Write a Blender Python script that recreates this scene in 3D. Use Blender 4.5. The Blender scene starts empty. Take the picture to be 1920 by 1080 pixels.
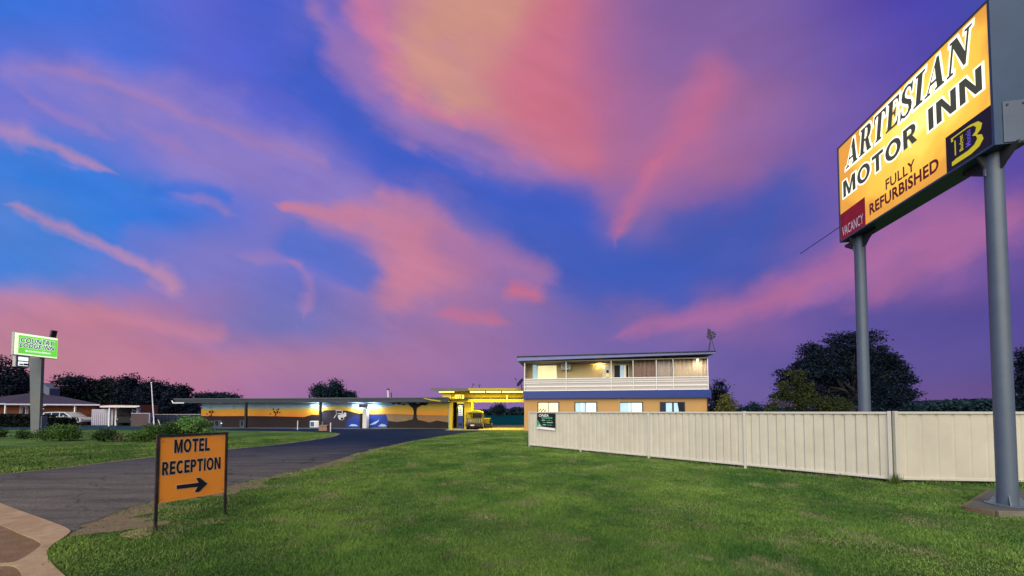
import bpy, bmesh, math, random
import numpy as np
from mathutils import Vector, Matrix
from mathutils.geometry import tessellate_polygon

random.seed(7); RNG = np.random.default_rng(11)
R = math.radians
scene = bpy.context.scene
COL = scene.collection

# ------------------------------------------------------------------ camera
F, TH, CY, CX, EYE = 680.0, math.atan(21/680.0), 751.0, 960.0, 1.5
cam_d = bpy.data.cameras.new('camera'); cam = bpy.data.objects.new('camera', cam_d); COL.objects.link(cam)
cam_d.sensor_width = 36.0; cam_d.lens = 36.0*F/1920.0
cam_d.shift_y = (CY-540.0)/1920.0
cam_d.clip_start = 0.1; cam_d.clip_end = 6000
cam.location = (0, 0, EYE); cam.rotation_euler = (R(90)+TH, 0, 0)
scene.camera = cam
scene.view_settings.view_transform = 'Standard'; scene.view_settings.look = 'None'
scene.view_settings.exposure = 0.0; scene.view_settings.gamma = 1.0
scene.cycles.use_denoising = True
scene.cycles.denoiser = 'OPENIMAGEDENOISE'
scene.cycles.max_bounces = 6; scene.cycles.diffuse_bounces = 3; scene.cycles.glossy_bounces = 2
scene.cycles.transparent_max_bounces = 6
scene.cycles.sample_clamp_indirect = 4.0

_c, _s = math.cos(TH), math.sin(TH)
def ray(px, py):
    u = (px-CX)/F; v = (CY-py)/F
    return Vector((u, _c-v*_s, _s+v*_c))
def G(px, py, z=0.0):                      # where a sight line meets the level z
    d = ray(px, py); t = (z-EYE)/d.z
    return Vector((d.x*t, d.y*t, z))
def U(px, py, Y):                          # a point at distance Y in front
    d = ray(px, py); t = Y/d.y
    return Vector((d.x*t, Y, EYE+d.z*t))
def onp(px, py, p0, n):                    # where a sight line meets a wall plane
    d = ray(px, py); o = Vector((0, 0, EYE)); n = Vector(n)
    return o+d*((Vector(p0)-o).dot(n)/d.dot(n))

def lin(c):
    return tuple(((x/255.0)/12.92 if x/255.0 <= 0.04045 else ((x/255.0+0.055)/1.055)**2.4) for x in c)+(1.0,)

# ------------------------------------------------------------------ sky
world = bpy.data.worlds.new('World'); scene.world = world; world.use_nodes = True
nt = world.node_tree; N = nt.nodes; L = nt.links
for n in list(N): N.remove(n)
def nd(t, **k):
    n = N.new(t)
    for a, b in k.items(): setattr(n, a, b)
    return n
def setin(n, i, v):
    if hasattr(v, 'is_output') or isinstance(v, bpy.types.NodeSocket): L.new(v, n.inputs[i])
    else: n.inputs[i].default_value = v
def mth(op, a, b=None, c=None, clamp=False):
    n = nd('ShaderNodeMath', operation=op, use_clamp=clamp)
    setin(n, 0, a)
    if b is not None: setin(n, 1, b)
    if c is not None: setin(n, 2, c)
    return n.outputs[0]
def vm(op, a, b=None, out=0, scale=None):
    n = nd('ShaderNodeVectorMath', operation=op); setin(n, 0, a)
    if b is not None: setin(n, 1, b)
    if scale is not None: setin(n, 3, scale)
    return n.outputs[out]
def mixc(f, a, b):
    n = nd('ShaderNodeMix', data_type='RGBA'); setin(n, 0, f); setin(n, 6, a); setin(n, 7, b)
    return n.outputs[2]
tc = nd('ShaderNodeTexCoord'); sep = nd('ShaderNodeSeparateXYZ'); L.new(tc.outputs['Generated'], sep.inputs[0])
dyc = mth('MAXIMUM', sep.outputs[1], 0.25)
su = mth('DIVIDE', sep.outputs[0], dyc); sv = mth('DIVIDE', mth('MAXIMUM', sep.outputs[2], -0.02), dyc)
cmb = nd('ShaderNodeCombineXYZ'); L.new(su, cmb.inputs[0]); L.new(sv, cmb.inputs[1])
base_p = cmb.outputs[0]
def noise(vec, scale, detail=3.0, rough=0.5, col=False):
    n = nd('ShaderNodeTexNoise'); L.new(vec, n.inputs['Vector']); n.inputs['Scale'].default_value = scale
    n.inputs['Detail'].default_value = detail; n.inputs['Roughness'].default_value = rough
    return n.outputs[1 if col else 0]
w1 = vm('SCALE', vm('SUBTRACT', noise(base_p, 3.2, 4.0, 0.55, True), (0.5, 0.5, 0.5)), scale=0.085)
mp = nd('ShaderNodeMapping'); L.new(base_p, mp.inputs[0])
mp.vector_type = 'TEXTURE'; mp.inputs['Rotation'].default_value = (0, 0, R(-24)); mp.inputs['Scale'].default_value = (1.3, 0.36, 1.0)
mp2 = nd('ShaderNodeMapping'); L.new(base_p, mp2.inputs[0]); mp2.vector_type = 'TEXTURE'
mp2.inputs['Rotation'].default_value = (0, 0, R(24)); mp2.inputs['Scale'].default_value = (1.3, 0.40, 1.0)
side = nd('ShaderNodeMapRange', interpolation_type='SMOOTHSTEP'); L.new(su, side.inputs[0]); side.inputs[1].default_value = 0.0; side.inputs[2].default_value = 0.5
streak = mixc(side.outputs[0], noise(mp.outputs[0], 5.0, 4.0, 0.55, True), noise(mp2.outputs[0], 4.0, 4.0, 0.5, True))
w2 = vm('ADD', vm('SCALE', vm('SUBTRACT', streak, (0.5, 0.5, 0.5)), scale=0.05), vm('SCALE', vm('SUBTRACT', noise(base_p, 9.0, 4.0, 0.5, True), (0.5, 0.5, 0.5)), scale=0.03))
P2 = vm('MULTIPLY', vm('ADD', vm('ADD', base_p, w1), w2), (1, 1, 0))
sp2 = nd('ShaderNodeSeparateXYZ'); L.new(P2, sp2.inputs[0])
def uv(px, py):
    d = ray(px, py); return (d.x/d.y, d.z/d.y)
rows = [0, 100, 200, 300, 400, 500, 600, 680, 752]
grid = [
 [(68,115,214),(70,112,215),(82,112,212),(104,104,205),(62,96,205),(110,108,195),(195,120,155),(205,155,130),(203,140,130),(190,110,145),(130,98,160),(130,98,160),(125,98,160),(105,85,165),(85,72,172),(75,72,170),(70,80,160)],
 [(92,115,212),(95,116,215),(72,112,215),(100,104,205),(75,98,205),(95,102,198),(180,120,165),(202,145,140),(200,130,135),(190,108,145),(140,102,160),(135,100,160),(130,98,160),(115,92,165),(95,80,170),(85,75,170),(75,75,165)],
 [(120,120,208),(115,120,208),(130,125,202),(105,108,205),(100,105,205),(75,98,200),(110,108,190),(195,140,150),(202,125,135),(198,110,140),(150,105,160),(170,108,152),(150,105,158),(120,95,165),(105,85,168),(95,78,170),(85,75,165)],
 [(66,125,215),(80,125,215),(110,120,210),(135,125,195),(140,122,195),(108,108,198),(75,98,195),(85,100,190),(150,115,170),(185,112,148),(165,108,155),(165,108,155),(140,100,160),(110,92,168),(110,85,165),(100,80,165),(90,75,160)],
 [(90,130,210),(66,128,215),(62,122,218),(70,118,215),(120,118,202),(140,120,188),(175,122,165),(110,108,185),(72,96,190),(82,98,185),(140,105,162),(90,92,175),(85,88,172),(100,90,170),(140,98,160),(150,100,158),(120,88,160)],
 [(75,130,215),(85,128,210),(110,122,205),(130,122,195),(120,118,195),(92,112,203),(170,122,168),(185,120,155),(130,110,175),(72,95,185),(66,92,180),(66,90,178),(85,90,172),(120,95,165),(150,100,158),(130,92,158),(90,78,155)],
 [(185,125,150),(190,125,148),(185,122,150),(150,115,170),(110,115,185),(120,115,180),(140,115,172),(160,115,162),(145,110,165),(110,100,170),(120,98,165),(145,102,158),(125,93,160),(95,82,155),(90,78,152),(88,75,150),(85,72,148)],
 [(185,130,148),(188,128,148),(190,125,150),(185,122,152),(172,120,155),(165,118,158),(165,116,158),(155,112,160),(145,108,162),(125,102,165),(115,98,165),(110,92,160),(100,85,155),(98,82,152),(95,80,150),(92,78,148),(88,75,145)],
 [(190,125,150),(190,122,150),(190,122,152),(180,118,155),(165,112,160),(155,110,162),(150,108,162),(140,105,165),(130,105,172),(120,100,170),(112,98,165),(108,92,158),(105,88,155),(108,85,150),(108,82,145),(105,80,142),(95,75,140)]]
ucoord = mth('MULTIPLY_ADD', sp2.outputs[0], F/1920.0, 0.5)
col = None
vr = [uv(960, y)[1] for y in rows]
for i, y in enumerate(rows):
    cr = nd('ShaderNodeValToRGB'); cr.color_ramp.interpolation = 'B_SPLINE'
    el = cr.color_ramp.elements
    for j in range(1, 16): el.new(j/16.0)
    for j, cc in enumerate(grid[i]): el[j].position = j/16.0; el[j].color = lin(cc)
    if col is not None:
        q2 = nd('ShaderNodeSeparateXYZ'); L.new(vm('ADD', P2, vm('MULTIPLY', col, (1e-7, 1e-7, 0.0))), q2.inputs[0])
        ucoord = mth('MULTIPLY_ADD', q2.outputs[0], F/1920.0, 0.5); vsock = q2.outputs[1]
    else: vsock = sp2.outputs[1]
    L.new(ucoord, cr.inputs[0])
    if col is None: col = cr.outputs[0]
    else:
        m = nd('ShaderNodeMapRange', interpolation_type='SMOOTHSTEP')
        L.new(vsock, m.inputs[0])
        m.inputs[1].default_value = vr[i-1]; m.inputs[2].default_value = vr[i]
        col = mixc(m.outputs[0], col, cr.outputs[0])
SPREAD = 1.98
fine_n = nd('ShaderNodeSeparateXYZ'); L.new(streak, fine_n.inputs[0])
nz = noise(base_p, 7.0, 5.0, 0.6)
feather = mth('ADD', mth('MULTIPLY_ADD', fine_n.outputs[1], 1.2, -0.63), mth('MULTIPLY_ADD', nz, 0.9, -0.45))
def chained(p, c):
    # ties each cloud to the one before it so that the shader is worked out one cloud at a time
    return vm('ADD', p, vm('MULTIPLY', c, (1e-7, 1e-7, 0.0)))
def stroke(pts, color, op=0.8, soft=0.1):
    """a drifting band of cloud along the given sight lines"""
    global col, P2
    rmin = None; P2 = chained(P2, col)
    if len(pts) == 1: pts = [pts[0], (pts[0][0]+3, pts[0][1], pts[0][2])]
    for (x0, y0, r0), (x1, y1, r1) in zip(pts[:-1], pts[1:]):
        a = Vector(uv(x0, y0)+(0,)); b = Vector(uv(x1, y1)+(0,)); ba = b-a
        f0, f1 = (1.15 if r0 <= 4 else 0.0), (1.15 if r1 <= 4 else 0.0)     # thin tips fade away instead of ending in a point
        if f0: r0 = r1*.75
        if f1: r1 = r0*.75
        k0, k1 = r0*SPREAD/F, r1*SPREAD/F
        pa = vm('SUBTRACT', P2, tuple(a))
        h = mth('MULTIPLY', vm('DOT_PRODUCT', pa, tuple(ba/ba.length_squared), out=1), 1.0, clamp=True)
        d = vm('DISTANCE', pa, vm('SCALE', tuple(ba), scale=h), out=1)
        w = mth('MULTIPLY_ADD', h, k1-k0, k0)
        r = mth('DIVIDE', d, w)
        if f0 or f1: r = mth('ADD', r, mth('MULTIPLY_ADD', h, f1-f0, f0))
        rmin = r if rmin is None else mth('SMOOTH_MIN', rmin, r, 0.25)
    tt = mth('ADD', mth('SUBTRACT', 1.0, rmin), feather)
    m = nd('ShaderNodeMapRange', interpolation_type='SMOOTHSTEP'); L.new(tt, m.inputs[0])
    m.inputs[1].default_value = 0.0; m.inputs[2].default_value = 1.1-soft; m.inputs[3].default_value = 0.0; m.inputs[4].default_value = op
    col = mixc(m.outputs[0], col, lin(color))
stroke([(20,125,28),(150,140,36),(260,195,46),(400,250,54),(560,310,58),(660,375,58),(740,410,40)], (142,125,197), 0.85)
stroke([(60,335,22),(280,352,32)], (58,124,217), 0.75)
stroke([(290,348,14),(365,342,13),(435,370,11)], (64,114,215), 0.65)
stroke([(-10,115,3),(130,130,9),(200,160,8),(330,205,11),(430,245,12),(600,305,14)], (160,127,188), 0.7, 0.0)
stroke([(20,140,3),(60,182,10),(160,235,9),(260,275,2)], (155,128,195), 0.6, 0.0)
stroke([(150,195,2),(330,262,11),(440,315,2)], (160,125,186), 0.5, 0.0)
stroke([(-30,240,20),(40,250,22),(90,275,12),(170,308,7),(240,330,2)], (180,138,182), 0.8, 0.0)
stroke([(290,340,2),(375,373,11),(430,397,8),(470,410,2)], (145,125,195), 0.7, 0.0)
stroke([(-20,378,3),(30,392,9),(80,420,12),(165,448,8),(270,482,10),(310,500,3)], (185,138,175), 0.75, 0.0)
stroke([(225,465,2),(300,505,17),(330,538,13),(350,556,2)], (190,138,170), 0.85, 0.0)
stroke([(250,430,20),(400,470,28),(490,488,20)], (130,122,192), 0.35, 0.0)
stroke([(390,465,2),(490,488,11),(555,493,13)], (160,125,182), 0.5, 0.0)
stroke([(550,490,6),(582,525,13),(574,570,11),(566,615,2)], (165,125,178), 0.65, 0.0)
stroke([(610,30,40),(580,120,45),(655,215,46),(740,285,46),(860,348,40),(960,376,38),(1070,400,46)], (66,96,197), 0.85)
stroke([(1000,440,50),(1120,510,56),(1260,555,44)], (66,93,184), 0.8)
stroke([(1270,425,42),(1420,440,56),(1470,370,46)], (66,90,176), 0.75)
stroke([(500,376,3),(540,390,10),(600,400,20),(700,415,44),(790,480,58),(750,540,40)], (200,128,152), 0.85)
stroke([(722,365,20),(780,425,44),(850,470,36)], (196,126,154), 0.6)
stroke([(830,450,28),(920,485,36),(1010,515,26),(1080,545,4)], (166,116,166), 0.8)
stroke([(560,452,24),(640,482,30),(680,522,24)], (84,112,201), 0.8, 0.2)
stroke([(600,10,18),(640,90,30),(720,170,34),(790,250,28),(900,300,26),(1010,312,22)], (154,117,180), 0.85)
stroke([(690,10,32),(735,110,28),(790,190,26),(860,235,20)], (202,122,158), 0.8)
stroke([(940,10,66),(800,60,52),(806,130,46),(862,190,34)], (207,149,135), 0.85)
stroke([(1040,30,46),(1010,140,60),(1030,230,60),(1100,290,30)], (203,114,137), 0.75)
stroke([(880,225,24),(980,270,30),(1080,290,24)], (200,120,145), 0.6)
stroke([(1345,150,36),(1290,240,32),(1220,330,24),(1160,425,15),(1142,478,2)], (190,108,145), 0.75, 0.0)
stroke([(1265,260,2),(1235,305,10),(1180,380,12),(1148,460,2)], (204,114,140), 0.6, 0.0)
stroke([(1170,380,40),(1290,345,34)], (155,105,162), 0.6, 0.0)
stroke([(1280,350,3),(1330,358,14),(1385,372,2)], (130,100,165), 0.5, 0.0)
stroke([(915,546,2),(960,549,17),(1005,557,18),(1050,568,2)], (205,112,136), 0.85, 0.0)
stroke([(790,590,2),(850,592,12),(915,597,13),(975,602,2)], (190,112,145), 0.75, 0.0)
stroke([(1100,642,2),(1220,616,14),(1330,594,22),(1480,549,30),(1620,492,44),(1760,450,52),(1900,400,50)], (172,106,157), 0.8)
stroke([(1280,598,2),(1480,552,14),(1660,485,4)], (180,108,150), 0.5, 0.0)
stroke([(-40,545,18),(120,572,16),(260,602,15),(400,620,16)], (200,130,150), 0.6, 0.0)
wis = nd('ShaderNodeMapRange'); L.new(streak, wis.inputs[0])
sx = nd('ShaderNodeSeparateXYZ'); L.new(streak, sx.inputs[0]); L.new(sx.outputs[0], wis.inputs[0])
wis.inputs[1].default_value = 0.3; wis.inputs[2].default_value = 0.7; wis.inputs[3].default_value = 0.95; wis.inputs[4].default_value = 1.06
hs = nd('ShaderNodeHueSaturation'); L.new(col, hs.inputs['Color']); hs.inputs['Saturation'].default_value = 1.02; L.new(wis.outputs[0], hs.inputs['Value'])
bg = nd('ShaderNodeBackground'); L.new(hs.outputs[0], bg.inputs[0]); bg.inputs[1].default_value = 1.0
SUN_EL, SUN_AZ = 38.0, 200.0               # the last light stands high behind the camera, a little to its left
skyt = nd('ShaderNodeTexSky', sky_type='NISHITA'); skyt.sun_disc = False
skyt.sun_elevation = R(SUN_EL); skyt.sun_rotation = R(SUN_AZ)
bg2 = nd('ShaderNodeBackground'); L.new(skyt.outputs[0], bg2.inputs[0]); bg2.inputs[1].default_value = 0.002
add = nd('ShaderNodeAddShader'); L.new(bg.outputs[0], add.inputs[0]); L.new(bg2.outputs[0], add.inputs[1])
wo = nd('ShaderNodeOutputWorld'); L.new(add.outputs[0], wo.inputs[0])

sun_d = bpy.data.lights.new('sun', 'SUN'); sun = bpy.data.objects.new('sun', sun_d); COL.objects.link(sun)
sun_d.energy = 4.9; sun_d.angle = R(80); sun_d.color = (1.0, 0.95, 0.70)
sun.rotation_euler = (R(90-SUN_EL), 0, R(180-SUN_AZ))

# ------------------------------------------------------------------ helpers
def inv_root(o): return o.matrix_basis.inverted() if o is not None else Matrix.Identity(4)
def world_of(o):
    m = o.matrix_basis.copy(); p = o.parent
    while p is not None: m = p.matrix_basis @ m; p = p.parent
    return m
def tag(o, label=None, cat=None, group=None, kind=None):
    if label: o['label'] = label
    if cat: o['category'] = cat
    if group: o['group'] = group
    if kind: o['kind'] = kind
    return o
def thing(name, label, cat, loc, rz=0.0, group=None):
    o = bpy.data.objects.new(name, None); COL.objects.link(o)
    o.location = loc; o.rotation_euler = (0, 0, rz); o.empty_display_size = 0.2
    o.matrix_basis = Matrix.Translation(Vector(loc)) @ Matrix.Rotation(rz, 4, 'Z')
    return tag(o, label, cat, group)

class MB:
    def __init__(s): s.v = []; s.f = []; s.mi = []; s.cur = 0
    def add(s, vs, fs):
        b = len(s.v); s.v += [Vector(p) for p in vs]
        for f in fs: s.f.append([b+i for i in f]); s.mi.append(s.cur)
        return s
    def box(s, lo, hi):
        (a, b, c), (d, e, f) = lo, hi
        return s.add([(a,b,c),(d,b,c),(d,e,c),(a,e,c),(a,b,f),(d,b,f),(d,e,f),(a,e,f)],
                     [(0,3,2,1),(4,5,6,7),(0,1,5,4),(1,2,6,5),(2,3,7,6),(3,0,4,7)])
    def obox(s, o, ax, ay, az):               # box from a corner and three edge vectors
        o, ax, ay, az = Vector(o), Vector(ax), Vector(ay), Vector(az)
        vs = [o, o+ax, o+ax+ay, o+ay, o+az, o+ax+az, o+ax+ay+az, o+ay+az]
        fs = [(0,3,2,1),(4,5,6,7),(0,1,5,4),(1,2,6,5),(2,3,7,6),(3,0,4,7)]
        if ax.cross(ay).dot(az) < 0: fs = [f[::-1] for f in fs]
        return s.add(vs, fs)
    def prism(s, pts, ext):                   # closed outline swept along ext
        pts = [Vector(p) for p in pts]; ext = Vector(ext); n = len(pts)
        tr = tessellate_polygon([pts])
        nrm = sum(((pts[b]-pts[a]).cross(pts[c]-pts[a]) for a, b, c in tr), Vector())
        fl = nrm.dot(ext) > 0
        top = [p+ext for p in pts]
        fs = []
        for t in tr:
            a = (pts[t[1]]-pts[t[0]]).cross(pts[t[2]]-pts[t[0]])
            up = t if a.dot(ext) > 0 else t[::-1]
            fs.append([i+n for i in up]); fs.append(list(up[::-1]))
        area = Vector()
        for i in range(n): area += pts[i].cross(pts[(i+1) % n])
        ccw = area.dot(ext) > 0
        for i in range(n):
            j = (i+1) % n
            fs.append([i, j, j+n, i+n] if ccw else [j, i, i+n, j+n])
        return s.add(pts+top, fs)
    def tube(s, path, rad, n=10, cap=True):
        path = [Vector(p) for p in path]
        rad = rad if isinstance(rad, (list, tuple)) else [rad]*len(path)
        vs = []; fs = []
        for i, p in enumerate(path):
            d = (path[min(i+1, len(path)-1)]-path[max(i-1, 0)]).normalized()
            a = d.orthogonal().normalized() if abs(d.z) < 0.99 else Vector((1, 0, 0))
            if abs(d.z) < 0.99: a = d.cross(Vector((0, 0, 1))).normalized()
            b = d.cross(a).normalized()
            for k in range(n):
                t = 2*math.pi*k/n; vs.append(p+(a*math.cos(t)+b*math.sin(t))*rad[i])
        for i in range(len(path)-1):
            for k in range(n):
                k2 = (k+1) % n; fs.append((i*n+k, i*n+k2, (i+1)*n+k2, (i+1)*n+k))
        if cap: fs.append(tuple(range(n))[::-1]); fs.append(tuple((len(path)-1)*n+k for k in range(n)))
        return s.add(vs, fs)
    def poly(s, pts):
        pts = [Vector(p) for p in pts]; fs = []
        for t in tessellate_polygon([pts]):
            a = (pts[t[1]]-pts[t[0]]).cross(pts[t[2]]-pts[t[0]])
            fs.append(t if a.z >= 0 else t[::-1])
        return s.add(pts, fs)
    def ball(s, c, r, nu=12, nv=8):
        c = Vector(c); r = Vector(r) if not isinstance(r, (int, float)) else Vector((r, r, r)); vs = []; fs = []
        for i in range(nv+1):
            t = math.pi*i/nv
            for k in range(nu):
                p = 2*math.pi*k/nu
                vs.append(c+Vector((r.x*math.sin(t)*math.cos(p), r.y*math.sin(t)*math.sin(p), r.z*math.cos(t))))
        for i in range(nv):
            for k in range(nu):
                k2 = (k+1) % nu; fs.append((i*nu+k, (i+1)*nu+k, (i+1)*nu+k2, i*nu+k2))
        return s.add(vs, fs)
    def build(s, name, mats, parent=None, smooth=False, bevel=0.0):
        inv = world_of(parent).inverted() if parent is not None else Matrix.Identity(4)
        me = bpy.data.meshes.new(name)
        me.from_pydata([tuple(inv @ p) for p in s.v], [], s.f); me.update()
        mats = mats if isinstance(mats, (list, tuple)) else [mats]
        for m in mats: me.materials.append(m)
        if len(mats) > 1: me.polygons.foreach_set('material_index', s.mi)
        if smooth:
            me.polygons.foreach_set('use_smooth', [True]*len(me.polygons))
            try: me.set_sharp_from_angle(angle=R(40))
            except Exception: pass
        o = bpy.data.objects.new(name, me); COL.objects.link(o)
        if parent is not None: o.parent = parent
        if bevel:
            b = o.modifiers.new('bevel', 'BEVEL'); b.width = bevel; b.segments = 2; b.limit_method = 'ANGLE'
        return o
def build(mb_fn, *a, **k): mb = MB(); mb_fn(mb); return mb.build(*a, **k)

def mat(name, color, rough=0.7, var=0.12, scale=4.0, bump=0.0, metal=0.0, spec=0.4, bscale=None, dirt=None, dirt_scale=1.5, dirt_amt=0.5):
    m = bpy.data.materials.new(name); m.use_nodes = True; t = m.node_tree; b = t.nodes['Principled BSDF']
    b.inputs['Roughness'].default_value = rough; b.inputs['Metallic'].default_value = metal
    b.inputs['Specular IOR Level'].default_value = spec
    g = t.nodes.new('ShaderNodeNewGeometry')
    n = t.nodes.new('ShaderNodeTexNoise'); n.inputs['Scale'].default_value = scale; n.inputs['Detail'].default_value = 6
    n.inputs['Roughness'].default_value = 0.62
    t.links.new(g.outputs['Position'], n.inputs['Vector'])
    mr = t.nodes.new('ShaderNodeMapRange'); t.links.new(n.outputs[0], mr.inputs[0])
    mr.inputs[1].default_value = 0.25; mr.inputs[2].default_value = 0.75
    mr.inputs[3].default_value = 1-var; mr.inputs[4].default_value = 1+var
    h = t.nodes.new('ShaderNodeHueSaturation'); h.inputs['Color'].default_value = lin(color) if max(color) > 1 else tuple(color)+(1,)
    t.links.new(mr.outputs[0], h.inputs['Value'])
    out = h.outputs[0]
    if dirt is not None:
        n2 = t.nodes.new('ShaderNodeTexNoise'); n2.inputs['Scale'].default_value = dirt_scale; n2.inputs['Detail'].default_value = 5
        t.links.new(g.outputs['Position'], n2.inputs['Vector'])
        m2 = t.nodes.new('ShaderNodeMapRange'); t.links.new(n2.outputs[0], m2.inputs[0])
        m2.inputs[1].default_value = 0.45; m2.inputs[2].default_value = 0.72; m2.inputs[4].default_value = dirt_amt
        mx = t.nodes.new('ShaderNodeMix'); mx.data_type = 'RGBA'
        t.links.new(m2.outputs[0], mx.inputs[0]); t.links.new(out, mx.inputs[6]); mx.inputs[7].default_value = lin(dirt) if max(dirt) > 1 else tuple(dirt)+(1,)
        out = mx.outputs[2]
    t.links.new(out, b.inputs['Base Color'])
    if bump:
        n3 = t.nodes.new('ShaderNodeTexNoise'); n3.inputs['Scale'].default_value = bscale or scale*6; n3.inputs['Detail'].default_value = 4
        t.links.new(g.outputs['Position'], n3.inputs['Vector'])
        bp = t.nodes.new('ShaderNodeBump'); bp.inputs['Strength'].default_value = bump; bp.inputs['Distance'].default_value = 0.02
        t.links.new(n3.outputs[0], bp.inputs['Height']); t.links.new(bp.outputs[0], b.inputs['Normal'])
    return m
def glow(name, color, strength=1.0, base=None, var=0.0, scale=1.0):
    m = bpy.data.materials.new(name); m.use_nodes = True; b = m.node_tree.nodes['Principled BSDF']; t = m.node_tree
    c = lin(color)
    b.inputs['Base Color'].default_value = lin(base or color); b.inputs['Roughness'].default_value = 0.5
    b.inputs['Emission Color'].default_value = c; b.inputs['Emission Strength'].default_value = strength
    if var:
        g = t.nodes.new('ShaderNodeNewGeometry'); n = t.nodes.new('ShaderNodeTexNoise'); n.inputs['Scale'].default_value = scale
        t.links.new(g.outputs['Position'], n.inputs['Vector'])
        mr = t.nodes.new('ShaderNodeMapRange'); t.links.new(n.outputs[0], mr.inputs[0])
        mr.inputs[1].default_value = .3; mr.inputs[2].default_value = .7
        mr.inputs[3].default_value = strength*(1-var); mr.inputs[4].default_value = strength*(1+var)
        t.links.new(mr.outputs[0], b.inputs['Emission Strength'])
    return m

M = {}
def mk(k, *a, **kw): M[k] = mat(k, *a, **kw); return M[k]
mk('steel_grey', (0.080, 0.105, 0.150), 0.45, 0.10, 3, 0.05, spec=0.5)
mk('dark_frame', (0.03, 0.03, 0.035), 0.5, 0.2, 6)
mk('black_steel', (0.02, 0.018, 0.018), 0.5, 0.3, 20, dirt=(0.10, 0.055, 0.03), dirt_scale=14, dirt_amt=0.6)
mk('fence_cream', (0.52, 0.482, 0.405), 0.5, 0.09, 0.9, dirt=(0.39, 0.355, 0.29), dirt_scale=2.2, dirt_amt=0.35)
mk('fence_cream_light', (0.50, 0.475, 0.43), 0.5, 0.05, 2.0)
mk('concrete', (0.32, 0.225, 0.13), 0.9, 0.28, 7, 0.5, bscale=90, dirt=(0.21, 0.125, 0.06), dirt_scale=2.2, dirt_amt=0.7)
mk('plinth_concrete', (0.07, 0.07, 0.065), 0.9, 0.2, 5, 0.3)
mk('plinth_edge', (0.15, 0.135, 0.105), 0.9, 0.25, 8, 0.3)
mk('timber_edge', (0.13, 0.09, 0.055), 0.9, 0.3, 8, 0.3)
mk('gravel', (0.18, 0.105, 0.048), 0.95, 0.5, 60, 0.9, bscale=160, dirt=(0.24, 0.16, 0.10), dirt_scale=7, dirt_amt=0.7)
mk('dirt', (0.15, 0.105, 0.06), 0.95, 0.4, 9, 0.7, bscale=70, dirt=(0.10, 0.10, 0.035), dirt_scale=4, dirt_amt=0.8)
mk('white_paint', (0.75, 0.74, 0.74), 0.5, 0.06, 3)
mk('pale_paint', (0.62, 0.58, 0.58), 0.5, 0.06, 3)
mk('tan_wall', (0.62, 0.49, 0.25), 0.8, 0.06, 1.5, dirt=(0.55, 0.43, 0.22), dirt_scale=.7, dirt_amt=.5)
mk('ochre_wall', (0.50, 0.27, 0.10), 0.8, 0.07, 1.5, dirt=(0.42, 0.26, 0.11), dirt_scale=.5, dirt_amt=.8)
mk('blue_band', (0.007, 0.030, 0.21), 0.4, 0.08, 2)
mk('roof_metal', (0.22, 0.23, 0.40), 0.45, 0.1, 2)
mk('roof_dark', (0.03, 0.04, 0.06), 0.6, 0.15, 2)
mk('wing_fascia', (0.018, 0.028, 0.045), 0.5, 0.15, 1)
mk('black', (0.008, 0.008, 0.01), 0.6, 0.1, 3)
mk('glass_dark', (0.015, 0.02, 0.03), 0.08, 0.1, 2, spec=0.6)
mk('yellow_wall', (0.46, 0.35, 0.02), 0.7, 0.06, 2)
mk('brown_curtain', (0.20, 0.13, 0.11), 0.9, 0.15, 3)
mk('grey_curtain', (0.36, 0.30, 0.27), 0.9, 0.1, 3)
mk('sand_curtain', (0.52, 0.41, 0.30), 0.9, 0.1, 3)
mk('lace_panel', (0.46, 0.41, 0.405), 0.8, 0.06, 20)
mk('brick', (0.25, 0.080, 0.042), 0.9, 0.3, 5, 0.3)
mk('brown_panel', (0.07, 0.045, 0.055), 0.8, 0.15, 4)
mk('purple_roof', (0.020, 0.011, 0.026), 0.8, 0.2, 4)
mk('navy_fence', (0.012, 0.022, 0.055), 0.7, 0.2, 3)
mk('bark', (0.012, 0.012, 0.014), 0.95, 0.3, 8, 0.5)
mk('rubber', (0.012, 0.012, 0.012), 0.8, 0.2, 8)
mk('car_white', (0.50, 0.50, 0.52), 0.25, 0.04, 2, spec=0.6)
mk('chrome', (0.45, 0.45, 0.45), 0.3, 0.05, 3, metal=0.8)
mk('truck_ochre', (0.10, 0.085, 0.012), 0.5, 0.2, 5)
mk('street', (0.014, 0.040, 0.055), 0.75, 0.15, 1, spec=.05)

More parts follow.
